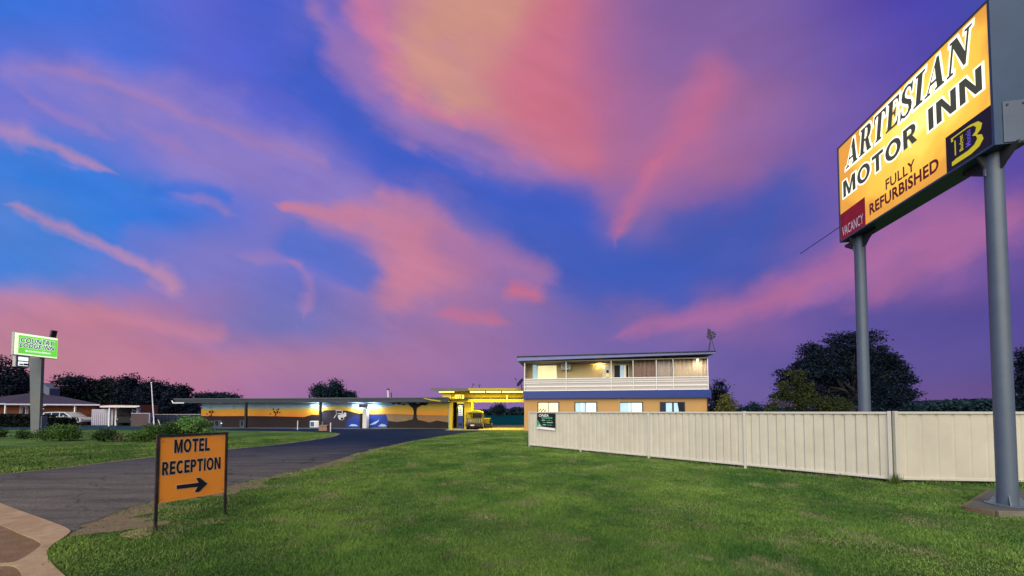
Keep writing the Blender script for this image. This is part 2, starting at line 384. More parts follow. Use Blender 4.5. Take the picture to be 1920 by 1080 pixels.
# ------------------------------------------------------------------ ground
def lawn_material():
    m = bpy.data.materials.new('lawn'); m.use_nodes = True; t = m.node_tree; b = t.nodes['Principled BSDF']
    b.inputs['Roughness'].default_value = 0.95; b.inputs['Specular IOR Level'].default_value = 0.02
    g = t.nodes.new('ShaderNodeNewGeometry')
    def ns(sc, det=5, ro=.6):
        n = t.nodes.new('ShaderNodeTexNoise'); n.inputs['Scale'].default_value = sc; n.inputs['Detail'].default_value = det
        n.inputs['Roughness'].default_value = ro
        t.links.new(g.outputs['Position'], n.inputs['Vector']); return n.outputs[0]
    def ramp(x, stops):
        r = t.nodes.new('ShaderNodeValToRGB'); e = r.color_ramp.elements
        for i, (p, c) in enumerate(stops):
            q = e[i] if i < 2 else e.new(p)
            q.position = p; q.color = tuple(c)+(1,)
        t.links.new(x, r.inputs[0]); return r.outputs[0]
    def mix(f, a, c, mode='MIX'):
        x = t.nodes.new('ShaderNodeMix'); x.data_type = 'RGBA'; x.blend_type = mode
        for i, v in ((0, f), (6, a), (7, c)):
            if hasattr(v, 'name') and hasattr(v, 'is_linked'): t.links.new(v, x.inputs[i])
            else: x.inputs[i].default_value = v
        return x.outputs[2]
    big = ramp(ns(0.35, 4), [(0.38, (0.050, 0.110, 0.034)), (0.62, (0.105, 0.18, 0.048))])
    mid = ramp(ns(1.7, 6, .65), [(0.35, (0.6, 0.66, 0.66)), (0.65, (1.2, 1.14, 1.08))])
    fine = ramp(ns(26, 4, .7), [(0.3, (0.45, 0.5, 0.45)), (0.7, (1.5, 1.4, 1.5))])
    dry = ramp(ns(0.9, 6, .7), [(0.60, (0, 0, 0)), (0.74, (1, 1, 1))])
    c = mix(1.0, big, mid, 'MULTIPLY'); c = mix(1.0, c, fine, 'MULTIPLY')
    dm = t.nodes.new('ShaderNodeMath'); dm.operation = 'MULTIPLY'; dm.inputs[1].default_value = 0.5
    t.links.new(dry, dm.inputs[0])
    c = mix(dm.outputs[0], c, (0.15, 0.14, 0.06, 1))
    t.links.new(c, b.inputs['Base Color'])
    bp = t.nodes.new('ShaderNodeBump'); bp.inputs['Strength'].default_value = 0.9; bp.inputs['Distance'].default_value = 0.05
    t.links.new(ns(22, 6, .75), bp.inputs['Height']); t.links.new(bp.outputs[0], b.inputs['Normal'])
    return m
def asphalt_material():
    m = bpy.data.materials.new('asphalt'); m.use_nodes = True; t = m.node_tree; b = t.nodes['Principled BSDF']
    g = t.nodes.new('ShaderNodeNewGeometry')
    def ns(sc, det=5, ro=.6, vec=None):
        n = t.nodes.new('ShaderNodeTexNoise'); n.inputs['Scale'].default_value = sc; n.inputs['Detail'].default_value = det
        n.inputs['Roughness'].default_value = ro
        t.links.new(vec or g.outputs['Position'], n.inputs['Vector']); return n.outputs[0]
    # warm light by the kerb, blue dusk light farther off, painted into the colour
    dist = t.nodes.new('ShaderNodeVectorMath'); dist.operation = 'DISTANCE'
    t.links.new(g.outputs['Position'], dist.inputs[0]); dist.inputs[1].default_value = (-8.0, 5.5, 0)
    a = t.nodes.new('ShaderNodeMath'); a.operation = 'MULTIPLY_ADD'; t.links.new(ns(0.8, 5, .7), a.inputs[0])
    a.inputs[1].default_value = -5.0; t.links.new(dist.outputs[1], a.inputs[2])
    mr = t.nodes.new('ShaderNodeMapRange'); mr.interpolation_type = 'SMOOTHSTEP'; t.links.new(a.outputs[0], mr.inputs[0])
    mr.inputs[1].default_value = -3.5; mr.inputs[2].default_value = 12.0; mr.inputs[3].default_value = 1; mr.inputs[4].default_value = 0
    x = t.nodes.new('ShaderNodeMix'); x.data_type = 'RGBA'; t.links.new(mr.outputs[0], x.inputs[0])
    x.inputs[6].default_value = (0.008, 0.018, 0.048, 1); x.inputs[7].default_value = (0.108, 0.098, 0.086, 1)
    mp = t.nodes.new('ShaderNodeMapping'); mp.inputs['Rotation'].default_value = (0, 0, R(-35)); mp.inputs['Scale'].default_value = (.35, 2.5, 1)
    t.links.new(g.outputs['Position'], mp.inputs[0])
    tr = t.nodes.new('ShaderNodeMapRange'); t.links.new(ns(1.2, 5, .6, mp.outputs[0]), tr.inputs[0])
    tr.inputs[1].default_value = .3; tr.inputs[2].default_value = .7; tr.inputs[3].default_value = .62; tr.inputs[4].default_value = 1.3
    fr = t.nodes.new('ShaderNodeMapRange'); t.links.new(ns(45, 3, .7), fr.inputs[0])
    fr.inputs[1].default_value = .3; fr.inputs[2].default_value = .7; fr.inputs[3].default_value = .5; fr.inputs[4].default_value = 1.55
    vo = t.nodes.new('ShaderNodeTexVoronoi'); vo.feature = 'DISTANCE_TO_EDGE'; vo.inputs['Scale'].default_value = .55
    wv = t.nodes.new('ShaderNodeVectorMath'); wv.operation = 'MULTIPLY_ADD'; nn = t.nodes.new('ShaderNodeTexNoise'); nn.inputs['Scale'].default_value = 1.5; nn.inputs['Detail'].default_value = 6
    t.links.new(g.outputs['Position'], nn.inputs['Vector']); t.links.new(nn.outputs[1], wv.inputs[0]); wv.inputs[1].default_value = (.9, .9, 0); t.links.new(g.outputs['Position'], wv.inputs[2]); t.links.new(wv.outputs[0], vo.inputs['Vector'])
    ck = t.nodes.new('ShaderNodeMapRange'); t.links.new(vo.outputs['Distance'], ck.inputs[0]); ck.inputs[1].default_value = 0; ck.inputs[2].default_value = .012; ck.inputs[3].default_value = .55; ck.inputs[4].default_value = 1
    m0 = t.nodes.new('ShaderNodeMath'); m0.operation = 'MULTIPLY'; t.links.new(tr.outputs[0], m0.inputs[0]); t.links.new(ck.outputs[0], m0.inputs[1])
    mm = t.nodes.new('ShaderNodeMath'); mm.operation = 'MULTIPLY'; t.links.new(m0.outputs[0], mm.inputs[0]); t.links.new(fr.outputs[0], mm.inputs[1])
    h = t.nodes.new('ShaderNodeHueSaturation'); t.links.new(x.outputs[2], h.inputs['Color']); t.links.new(mm.outputs[0], h.inputs['Value'])
    t.links.new(h.outputs[0], b.inputs['Base Color']); b.inputs['Roughness'].default_value = 0.95; b.inputs['Specular IOR Level'].default_value = 0.04
    bp = t.nodes.new('ShaderNodeBump'); bp.inputs['Strength'].default_value = 0.45; bp.inputs['Distance'].default_value = 0.015
    t.links.new(ns(70, 3, .7), bp.inputs['Height']); t.links.new(bp.outputs[0], b.inputs['Normal'])
    return m
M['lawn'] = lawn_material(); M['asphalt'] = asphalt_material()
mk('far_ground', (0.010, 0.035, 0.040), 1.0, 0.3, 0.05, spec=0)
mk('field', (0.002, 0.034, 0.046), 1.0, 0.25, 0.03, spec=0)
mk('forecourt', (0.20, 0.19, 0.17), 0.9, 0.2, 1.0)
mk('pavement', (0.09, 0.095, 0.13), 0.9, 0.15, 1.5, spec=.05)

def sheet(name, pts, z, m):
    mb = MB(); mb.poly([(p[0], p[1], z) for p in pts])
    return tag(mb.build(name, m), kind='structure')
def ragged(pts, step=0.35, amp=0.12, closed=True, seed=0):
    rg = random.Random(seed); out = []
    n = len(pts)
    for i in range(n if closed else n-1):
        a = Vector(pts[i][:2]); b = Vector(pts[(i+1) % n][:2]); k = max(1, int((b-a).length/step))
        for j in range(k):
            p = a.lerp(b, j/k); out.append((p.x+rg.uniform(-amp, amp), p.y+rg.uniform(-amp, amp)))
    return out
def smooth_line(px, n=6):
    """a soft curve through ground points given as sight lines"""
    p = [G(*q) for q in px]; out = []
    for i in range(len(p)-1):
        p0, p1, p2, p3 = p[max(i-1, 0)], p[i], p[i+1], p[min(i+2, len(p)-1)]
        for k in range(n):
            t = k/n
            out.append(0.5*((2*p1)+(-p0+p2)*t+(2*p0-5*p1+4*p2-p3)*t*t+(-p0+3*p1-3*p2+p3)*t**3))
    return out+[p[-1]]
sheet('ground', [(-4000, -300), (4000, -300), (4000, 5000), (-4000, 5000)], -0.012, M['far_ground'])
sheet('lawn', [(-70, -6), (40, -6), (40, 41), (-70, 41)], 0.0, M['lawn'])
near_edge = smooth_line([(118, 1008), (190, 972), (290, 940), (420, 913), (520, 890), (600, 872), (690, 845), (780, 826), (850, 815), (900, 809), (960, 807), (990, 806)])
far_edge = smooth_line([(-140, 912), (0, 891), (120, 878), (250, 862), (420, 844), (520, 834), (590, 825), (632, 817), (630, 811.5), (560, 809), (450, 807.5), (380, 807)])
def jit(l, amp, seed):
    rg = random.Random(seed); out = []
    for i in range(len(l)-1):
        k = max(1, min(12, int((l[i+1]-l[i]).length/0.18)))
        for j in range(k):
            p = l[i].lerp(l[i+1], j/k); out.append(Vector((p.x+rg.uniform(-amp, amp), p.y+rg.uniform(-amp, amp), 0)))
    return out+[l[-1]]
drive = [G(-165, 885)]+[G(0, 947), G(135, 999)]+jit(near_edge, .07, 1)+[Vector((3, 31, 0)), Vector((3, 40, 0)), Vector((-34, 40, 0)), Vector((-34, 31.5, 0))]+jit(far_edge, .06, 2)[::-1]
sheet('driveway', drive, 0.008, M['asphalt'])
# dusty bare earth that borders the drive
def strip(line, wid, amp, seed, off=0.0):
    rg = random.Random(seed); a = []; b = []
    line = jit(line, 0.0, 0)
    for i, p in enumerate(line):
        t = (line[min(i+1, len(line)-1)]-line[max(i-1, 0)]).normalized(); n = Vector((t.y, -t.x, 0))
        w = wid(i/len(line))
        a.append(p+n*(off-w*.5+rg.uniform(-amp, amp)*w)); b.append(p+n*(off+w*.5+rg.uniform(-amp, amp)*w))
    return a+b[::-1]
sheet('bare_earth', strip(near_edge[:44], lambda t: .75*(1-t)+.25, .35, 5, .12), 0.004, M['dirt'])
sheet('bare_earth', strip(far_edge[:46], lambda t: .35, .3, 6, -.1), 0.0045, M['dirt'])
sheet('bare_earth', ragged([G(225, 1003), G(262, 992), G(292, 990), G(288, 1002), G(250, 1012)], .12, .03, seed=3), 0.005, M['concrete'])
kerb_out = smooth_line([(-140, 888), (0, 945), (70, 971), (128, 994), (122, 1008), (98, 1024), (88, 1040), (96, 1058), (125, 1086), (190, 1140)], 5)
kerb_in = smooth_line([(64, 1150), (46, 1100), (36, 1072), (20, 1063), (-10, 1064), (-80, 1070)], 4)+smooth_line([(-80, 1062), (-10, 1059), (28, 1056), (58, 1040), (76, 1024), (66, 1014), (36, 1002), (0, 986), (-140, 930)], 5)
kerb_poly = kerb_out+kerb_in
kb = MB(); kb.prism([p+Vector((0, 0, -0.005)) for p in kerb_poly], (0, 0, 0.024))
tag(kb.build('kerb', M['concrete'], bevel=0.008), kind='structure')
sheet('verge', [G(*q) for q in [(-500, 960), (-140, 928), (0, 984), (80, 1016), (66, 1042), (34, 1062), (60, 1150), (-300, 1150), (-700, 1050)]], 0.006, M['gravel'])
sheet('street', [(-75, 30.2), (-24, 30.2), (-24, 43), (-75, 43)], 0.012, M['street'])
sheet('pavement', [(-32, 32.8), (-4, 31.2), (-4, 34.5), (-32, 36.5)], 0.016, M['pavement'])
sheet('forecourt', [(-5.4, 29.0), (1.3, 29.0), (1.3, 40.5), (-5.4, 40.5)], 0.022, M['forecourt'])
sheet('field', [(-70, 41.2), (40, 41.2), (80, 330), (-120, 330)], 0.004, M['field'])

# short grass of the lawn, too many blades to count
def inside(poly, x, y):
    n = len(poly); r = np.zeros(len(x), bool); j = n-1
    for i in range(n):
        xi, yi = poly[i][0], poly[i][1]; xj, yj = poly[j][0], poly[j][1]
        if yi != yj:
            c = ((yi > y) != (yj > y)) & (x < (xj-xi)*(y-yi)/(yj-yi)+xi); r ^= c
        j = i
    return r
def raw_mesh(name, co, nv_per, mats, parent=None, rnd=None, smooth=False):
    """many small equal faces: co is (n, nv_per, 3)"""
    n = co.shape[0]; me = bpy.data.meshes.new(name)
    me.vertices.add(n*nv_per); me.vertices.foreach_set('co', co.reshape(-1).astype(np.float32))
    me.loops.add(n*nv_per); me.loops.foreach_set('vertex_index', np.arange(n*nv_per, dtype=np.int32))
    me.polygons.add(n); me.polygons.foreach_set('loop_start', np.arange(0, n*nv_per, nv_per, dtype=np.int32))
    if rnd is not None:
        at = me.attributes.new('shade', 'FLOAT', 'POINT'); at.data.foreach_set('value', np.repeat(rnd, nv_per).astype(np.float32))
    me.materials.append(mats); me.update(calc_edges=True)
    o = bpy.data.objects.new(name, me); COL.objects.link(o)
    if parent is not None: o.parent = parent
    return o
def leafy(name, c0, c1, nscale=1.0, rough=0.7, trans=0.0):
    m = bpy.data.materials.new(name); m.use_nodes = True; t = m.node_tree; b = t.nodes['Principled BSDF']
    b.inputs['Roughness'].default_value = rough; b.inputs['Specular IOR Level'].default_value = 0.15
    a = t.nodes.new('ShaderNodeAttribute'); a.attribute_name = 'shade'
    g = t.nodes.new('ShaderNodeNewGeometry'); n = t.nodes.new('ShaderNodeTexNoise'); n.inputs['Scale'].default_value = nscale; n.inputs['Detail'].default_value = 4
    t.links.new(g.outputs['Position'], n.inputs['Vector'])
    mr = t.nodes.new('ShaderNodeMapRange'); t.links.new(n.outputs[0], mr.inputs[0]); mr.inputs[1].default_value = .3; mr.inputs[2].default_value = .7
    ad = t.nodes.new('ShaderNodeMath'); ad.operation = 'ADD'; t.links.new(mr.outputs[0], ad.inputs[0]); t.links.new(a.outputs['Fac'], ad.inputs[1])
    hf = t.nodes.new('ShaderNodeMath'); hf.operation = 'MULTIPLY'; hf.inputs[1].default_value = .5; t.links.new(ad.outputs[0], hf.inputs[0])
    x = t.nodes.new('ShaderNodeMix'); x.data_type = 'RGBA'; t.links.new(hf.outputs[0], x.inputs[0])
    x.inputs[6].default_value = tuple(c0)+(1,); x.inputs[7].default_value = tuple(c1)+(1,)
    t.links.new(x.outputs[2], b.inputs['Base Color'])
    return m
def blade_material():
    m = bpy.data.materials.new('blade'); m.use_nodes = True; t = m.node_tree; b = t.nodes['Principled BSDF']
    b.inputs['Roughness'].default_value = 0.8; b.inputs['Specular IOR Level'].default_value = 0.12
    g = t.nodes.new('ShaderNodeNewGeometry'); a = t.nodes.new('ShaderNodeAttribute'); a.attribute_name = 'shade'
    def ns(sc, lo, hi, o0, o1, det=4):
        n = t.nodes.new('ShaderNodeTexNoise'); n.inputs['Scale'].default_value = sc; n.inputs['Detail'].default_value = det; n.inputs['Roughness'].default_value = .65
        t.links.new(g.outputs['Position'], n.inputs['Vector'])
        r = t.nodes.new('ShaderNodeMapRange'); t.links.new(n.outputs[0], r.inputs[0])
        for i, v in enumerate((lo, hi, o0, o1)): r.inputs[1+i].default_value = v
        return r.outputs[0]
    def mix(f, x, y):
        k = t.nodes.new('ShaderNodeMix'); k.data_type = 'RGBA'
        for i, v in ((0, f), (6, x), (7, y)):
            if isinstance(v, bpy.types.NodeSocket): t.links.new(v, k.inputs[i])
            else: k.inputs[i].default_value = v
        return k.outputs[2]
    c = mix(ns(.45, .36, .64, 0, 1), (.042, .108, .022, 1), (.150, .235, .048, 1))       # broad patches of two grasses
    c = mix(ns(2.6, .50, .70, 0, .85, 6), c, (.030, .072, .020, 1))                       # lush dark tufts
    c = mix(ns(1.3, .53, .70, 0, .85, 6), c, (.235, .225, .115, 1))                         # dry, worn places
    h = t.nodes.new('ShaderNodeHueSaturation'); t.links.new(c, h.inputs['Color'])
    v = t.nodes.new('ShaderNodeMath'); v.operation = 'MULTIPLY_ADD'; t.links.new(a.outputs['Fac'], v.inputs[0]); v.inputs[1].default_value = 1.15; v.inputs[2].default_value = .5
    t.links.new(v.outputs[0], h.inputs['Value']); t.links.new(h.outputs[0], b.inputs['Base Color'])
    return m
M['blade'] = blade_material()
def grow_grass():
    n = 1700000
    ang = RNG.uniform(-1.02, 1.02, n)
    d = 3.0*np.exp(RNG.uniform(0, 1, n)*math.log(26/3.0))
    x = d*np.sin(ang); y = d*np.cos(ang)
    keep = (y > 2.4)
    keep &= ~inside([tuple(p) for p in drive], x, y)
    keep &= ~inside([tuple(p) for p in kerb_poly], x, y) & ~inside([tuple(G(*q)) for q in [(-500, 960), (-140, 928), (0, 984), (80, 1016), (66, 1042), (34, 1062), (60, 1150), (-300, 1150), (-700, 1050)]], x, y)
    pl = [tuple(G(*q)) for q in ((1808, 950), (1866, 966), (1995, 966), (1995, 918), (1858, 918))]
    keep &= ~inside(pl, x, y)
    # behind the fence line nothing is seen
    keep &= ~((x > 0.68) & (y > 15.5-(x-0.68)*1.09))
    x, y, d = x[keep], y[keep], d[keep]
    for i, poly in enumerate([strip(near_edge[:44], lambda t: .75*(1-t)+.25, .35, 5, .12), strip(far_edge[:46], lambda t: .35, .3, 6, -.1)]):
        ins = inside([tuple(p) for p in poly], x, y); k = ~ins | (RNG.random(len(x)) < .22); x, y, d = x[k], y[k], d[k]
    # patchy: thin where the ground is worn
    ph = np.sin(x*1.7+np.sin(y*1.3)*2)+np.sin(y*2.1+np.sin(x*.9+1)*2)+np.sin((x+y)*3.7)*.6+np.sin((x-y)*6.1+x)*.4
    k = RNG.random(len(x)) < np.clip(.78+.2*ph, .25, 1); x, y, d, ph = x[k], y[k], d[k], ph[k]
    ex_ = []
    def along(p, q, per, wid):
        L_ = (Vector(q)-Vector(p)).length; k = int(L_*per); u = RNG.random(k); ex_.append(np.stack([p[0]+(q[0]-p[0])*u+RNG.normal(0, wid, k), p[1]+(q[1]-p[1])*u+RNG.normal(0, wid, k), RNG.uniform(1.2, 3.2, k)*(.6+.7*np.sin(u*L_*2.1)**2)], 1))
    a0, a1 = G(993, 838.5), G(1671, 906.5); b0 = G(1682, 907); b1 = b0+Vector((1.82, -.20, 0)).normalized()*6
    along(a0, a1, 420, .035); along(b0, b1, 520, .035)
    for q in ((291, 996), (421, 968)): c = G(*q); ex_.append(np.stack([RNG.normal(c.x, .035, 130), RNG.normal(c.y, .035, 130), RNG.uniform(1, 2.8, 130)], 1))
    for p_, q_ in (((1812, 952), (1866, 967)), ((1866, 967), (1960, 968))): along(G(*p_), G(*q_), 500, .02)
    cl = RNG.integers(0, len(x), 420)
    for i in cl:
        if d[i] < 16: k = 45; ex_.append(np.stack([RNG.normal(x[i], .05, k), RNG.normal(y[i], .05, k), np.full(k, RNG.uniform(1.3, 2.1))], 1))
    E_ = np.concatenate(ex_); mult = np.concatenate([np.ones(len(x)), E_[:, 2]]); x = np.concatenate([x, E_[:, 0]]); y = np.concatenate([y, E_[:, 1]]); d = np.hypot(x, y); ph = np.concatenate([ph, np.zeros(len(E_))])
    n = len(x)
    h = mult*RNG.uniform(.012, .032, n)*(1+.2*ph)*np.clip(d/9, 1, 1.5); w = RNG.uniform(.0022, .0040, n)*np.clip(d/4.0, 1, 4)
    a = RNG.uniform(0, 2*math.pi, n); la = RNG.uniform(0, 2*math.pi, n); le = RNG.uniform(0, 1.0, n)*h
    co = np.zeros((n, 3, 3))
    co[:, 0, 0] = x-np.cos(a)*w; co[:, 0, 1] = y-np.sin(a)*w
    co[:, 1, 0] = x+np.cos(a)*w; co[:, 1, 1] = y+np.sin(a)*w
    co[:, 2, 0] = x+np.cos(la)*le; co[:, 2, 1] = y+np.sin(la)*le; co[:, 2, 2] = h
    o = raw_mesh('grass', co, 3, M['blade'], rnd=np.clip(RNG.random(n)*.8+.1+.07*ph, 0, 1))
    tag(o, kind='stuff', label='short green lawn grass in front of the cream fence', cat='grass')
grow_grass()

# ------------------------------------------------------------------ lettering
def glyph_mesh(body, offset=0.0, shear=0.0, spacing=1.0, res=3):
    cu = bpy.data.curves.new('lettering', 'FONT'); cu.body = body; cu.size = 1.0; cu.offset = offset; cu.shear = shear
    cu.space_character = spacing; cu.resolution_u = res; cu.fill_mode = 'FRONT'
    o = bpy.data.objects.new('lettering', cu); COL.objects.link(o)
    dg = bpy.context.evaluated_depsgraph_get(); dg.update()
    me = o.evaluated_get(dg).to_mesh()
    v = [Vector((p.co.x, p.co.y)) for p in me.vertices]; f = [list(p.vertices) for p in me.polygons]
    o.evaluated_get(dg).to_mesh_clear()
    bpy.data.objects.remove(o); bpy.data.curves.remove(cu)
    return v, f
def bbox(v):
    return min(p.x for p in v), max(p.x for p in v), min(p.y for p in v), max(p.y for p in v)
def put_letters(name, body, O, ex, ez, nrm, box, m, parent, off=0.002, bold=0.0, shear=0.0, ref_bold=None, thick=0.003, spacing=1.0, glyphs=None, ref=None):
    """letters on a face: O corner, ex / ez its axes, nrm outwards, box = (x0, x1, y0, y1) in metres"""
    v, f = glyphs if glyphs else glyph_mesh(body, bold, shear, spacing)
    rv = ref if ref else (v if ref_bold is None else glyph_mesh(body, ref_bold, shear, spacing)[0])
    bx = bbox(rv); kx = (box[1]-box[0])/(bx[1]-bx[0]); ky = (box[3]-box[2])/(bx[3]-bx[2])
    mb = MB(); O, ex, ez, nrm = Vector(O), Vector(ex), Vector(ez), Vector(nrm)
    pts = [O+ex*(box[0]+(p.x-bx[0])*kx)+ez*(box[2]+(p.y-bx[2])*ky)+nrm*off for p in v]
    fl = ex.cross(ez).dot(nrm) < 0
    mb.add(pts, [q[::-1] if fl else q for q in f])
    return mb.build(name, m, parent)
def poly_offset(pts, d):
    n = len(pts); out = []
    area = sum(pts[i][0]*pts[(i+1) % n][1]-pts[(i+1) % n][0]*pts[i][1] for i in range(n))
    sg = 1 if area > 0 else -1
    for i in range(n):
        a, b, c = Vector(pts[i-1]), Vector(pts[i]), Vector(pts[(i+1) % n])
        e1 = (b-a).normalized(); e2 = (c-b).normalized()
        n1 = Vector((e1.y, -e1.x))*sg; n2 = Vector((e2.y, -e2.x))*sg
        q = 1+n1.dot(n2); q = max(q, .5)
        out.append(tuple(b+(n1+n2)*(d/q)))
    return out
SERIF = {
 'I': (.5, [(0,0),(.5,0),(.5,.07),(.38,.09),(.38,.91),(.5,.93),(.5,1),(0,1),(0,.93),(.12,.91),(.12,.09),(0,.07)], []),
 'T': (.8, [(.2,0),(.6,0),(.6,.06),(.53,.08),(.53,.92),(.61,.92),(.71,.85),(.74,.70),(.8,.70),(.8,1),(0,1),(0,.70),(.06,.70),(.09,.85),(.19,.92),(.27,.92),(.27,.08),(.2,.06)], []),
 'E': (.76, [(0,0),(.74,0),(.76,.3),(.7,.3),(.66,.15),(.55,.08),(.36,.08),(.36,.47),(.46,.47),(.5,.36),(.55,.36),(.55,.66),(.5,.66),(.46,.55),(.36,.55),(.36,.92),(.54,.92),(.64,.86),(.67,.73),(.73,.73),(.71,1),(0,1),(0,.94),(.1,.92),(.1,.08),(0,.06)], []),
 'N': (.95, [(0,0),(.3,0),(.3,.06),(.2,.08),(.2,.76),(.74,0),(.84,0),(.84,.92),(.95,.94),(.95,1),(.64,1),(.64,.94),(.75,.92),(.75,.38),(.32,1),(0,1),(0,.94),(.1,.92),(.1,.08),(0,.06)], []),
 'A': (.97, [(0,0),(.3,0),(.3,.06),(.2,.08),(.255,.27),(.55,.27),(.61,.08),(.52,.06),(.52,0),(.97,0),(.97,.06),(.88,.08),(.57,1),(.46,1),(.12,.08),(0,.06)], [[(.28,.35),(.52,.35),(.405,.74)]]),
 'R': (.92, [(0,0),(.46,0),(.46,.06),(.36,.08),(.36,.46),(.42,.46),(.62,.0),(.92,0),(.92,.06),(.85,.08),(.66,.48),(.76,.55),(.8,.65),(.8,.8),(.74,.92),(.62,1),(0,1),(0,.94),(.1,.92),(.1,.08),(0,.06)], [[(.36,.54),(.36,.92),(.45,.92),(.53,.87),(.55,.73),(.53,.6),(.45,.54)]]),
 'S': (.7, [(.04,.0),(.1,0),(.14,.05),(.3,-.02),(.5,.0),(.66,.12),(.68,.3),(.6,.44),(.35,.58),(.25,.66),(.22,.76),(.26,.87),(.36,.93),(.48,.9),(.56,.8),(.59,.68),(.65,.68),(.65,1),(.59,1),(.55,.95),(.38,1.02),(.18,.99),(.05,.88),(.02,.7),(.08,.57),(.3,.43),(.45,.35),(.5,.24),(.46,.12),(.34,.06),(.2,.1),(.11,.2),(.08,.33),(.02,.33)], [])}
def serif_word(word, off=0.0, shear=0.2, gap=0.09, face=None):
    V, Fc = [], []; x = 0
    for ch in word:
        w, outer, holes = (face or SERIF)[ch]
        loops = [poly_offset(outer, off) if off else outer]
        for hl in holes:
            loops.append(poly_offset(hl, -off*.8) if off else hl)
        loops3 = [[Vector((p[0], p[1], 0)) for p in lp] for lp in loops]
        tr = tessellate_polygon(loops3); flat = [p for lp in loops3 for p in lp]; b = len(V)
        V += [Vector((x+p.x+shear*p.y, p.y)) for p in flat]
        for t in tr:
            a = (flat[t[1]]-flat[t[0]]).cross(flat[t[2]]-flat[t[0]])
            if abs(a.z) > 1e-9: Fc.append([b+i for i in (t if a.z > 0 else t[::-1])])
        x += w+gap
    return V, Fc

def ring(cx, cy, rx, ry, a0, a1, n=18):
    return [(cx+rx*math.cos(R(a0+(a1-a0)*i/n)), cy+ry*math.sin(R(a0+(a1-a0)*i/n))) for i in range(n+1)]
def sans(w=.215):
    v = w*.92
    d = {'I': (w, [(0,0),(w,0),(w,1),(0,1)], []),
     'L': (.58, [(0,0),(.58,0),(.58,v),(w,v),(w,1),(0,1)], []),
     'T': (.70, [(.35-w/2,0),(.35+w/2,0),(.35+w/2,1-v),(.70,1-v),(.70,1),(0,1),(0,1-v),(.35-w/2,1-v)], []),
     'E': (.60, [(0,0),(.60,0),(.60,v),(w,v),(w,.5-v/2),(.56,.5-v/2),(.56,.5+v/2),(w,.5+v/2),(w,1-v),(.60,1-v),(.60,1),(0,1)], []),
     'N': (.78, [(0,0),(w,0),(w,.66),(.78-w*1.1,0),(.78,0),(.78,1),(.78-w,1),(.78-w,.34),(w*1.1,1),(0,1)], []),
     'M': (.92, [(0,0),(w,0),(w,.62),(.46-w*.36,0),(.46+w*.36,0),(.92-w,.62),(.92-w,0),(.92,0),(.92,1),(.92-w*1.15,1),(.46,.34),(w*1.15,1),(0,1)], []),
     'O': (.88, ring(.44,.5,.44,.52,0,340,17), [ring(.44,.5,.44-w,.52-v,0,340,17)]),
     'C': (.78, ring(.44,.5,.44,.52,48,312,18)+ring(.44,.5,.44-w,.52-v,312,48,18), []),
     'P': (.64, [(0,0),(w,0),(w,.38)]+[(.34,.38)]+ring(.36,.69,.28,.31,-85,85,10)+[(.34,1),(0,1)], [[(w,.38+v*.9),(.34,.38+v*.9)]+ring(.34,.69,.28-w*.9,.31-v*.9,-80,80,6)+[(.34,1-v*.9),(w,1-v*.9)]]),
     'R': (.70, [(0,0),(w,0),(w,.38),(.28,.38),(.70-w*1.2,0),(.70,0),(.47,.42)]+ring(.36,.69,.28,.31,-50,85,10)+[(.34,1),(0,1)], [[(w,.38+v*.9),(.34,.38+v*.9)]+ring(.34,.69,.28-w*.9,.31-v*.9,-80,80,6)+[(.34,1-v*.9),(w,1-v*.9)]])}
    return d
SANS = sans()
def sans_word(word, off=0.0, gap=.12): return serif_word(word, off, 0.0, gap, SANS)

# ------------------------------------------------------------------ pylon sign of the inn
M['sign_yellow'] = None
def backlit(name):
    m = bpy.data.materials.new(name); m.use_nodes = True; t = m.node_tree; b = t.nodes['Principled BSDF']
    c = t.nodes.new('ShaderNodeTexCoord')
    b.inputs['Roughness'].default_value = 0.3; b.inputs['Base Color'].default_value = (.5, .3, .05, 1)
    # tubes behind the acrylic: brightest round the middle of the face
    mp = t.nodes.new('ShaderNodeMapping'); mp.inputs['Location'].default_value = (0, .35, -6.75); t.links.new(c.outputs['Object'], mp.inputs[0])
    mp.inputs['Scale'].default_value = (0, 1, 1)
    sc = t.nodes.new('ShaderNodeVectorMath'); sc.operation = 'MULTIPLY'; t.links.new(mp.outputs[0], sc.inputs[0]); sc.inputs[1].default_value = (0, .62, .95)
    ln = t.nodes.new('ShaderNodeVectorMath'); ln.operation = 'LENGTH'; t.links.new(sc.outputs[0], ln.inputs[0])
    n = t.nodes.new('ShaderNodeTexNoise'); n.inputs['Scale'].default_value = 1.7; t.links.new(c.outputs['Object'], n.inputs[0])
    a = t.nodes.new('ShaderNodeMath'); a.operation = 'MULTIPLY_ADD'; t.links.new(n.outputs[0], a.inputs[0]); a.inputs[1].default_value = .9; t.links.new(ln.outputs[1], a.inputs[2])
    r = t.nodes.new('ShaderNodeValToRGB'); e = r.color_ramp.elements; r.color_ramp.interpolation = 'EASE'
    for i, (p, k) in enumerate([(0.40, (255, 243, 140)), (0.8, (253, 218, 84)), (1.15, (244, 186, 48)), (1.6, (205, 132, 18))]):
        q = e[i] if i < 2 else e.new(p)
        q.position = p/2; q.color = lin(k)
    h = t.nodes.new('ShaderNodeMath'); h.operation = 'MULTIPLY'; h.inputs[1].default_value = .5; t.links.new(a.outputs[0], h.inputs[0])
    t.links.new(h.outputs[0], r.inputs[0]); t.links.new(r.outputs[0], b.inputs['Emission Color'])
    b.inputs['Emission Strength'].default_value = 1.0
    return m
M['sign_yellow'] = backlit('sign_yellow')
M['letter_glow'] = glow('letter_glow', (255, 250, 225), 1.05)
M['letter_dark'] = glow('letter_dark', (70, 74, 52), 0.85, base=(0, 0, 0))
M['letter_maroon'] = glow('letter_maroon', (88, 14, 20), 0.8, base=(20, 0, 0))
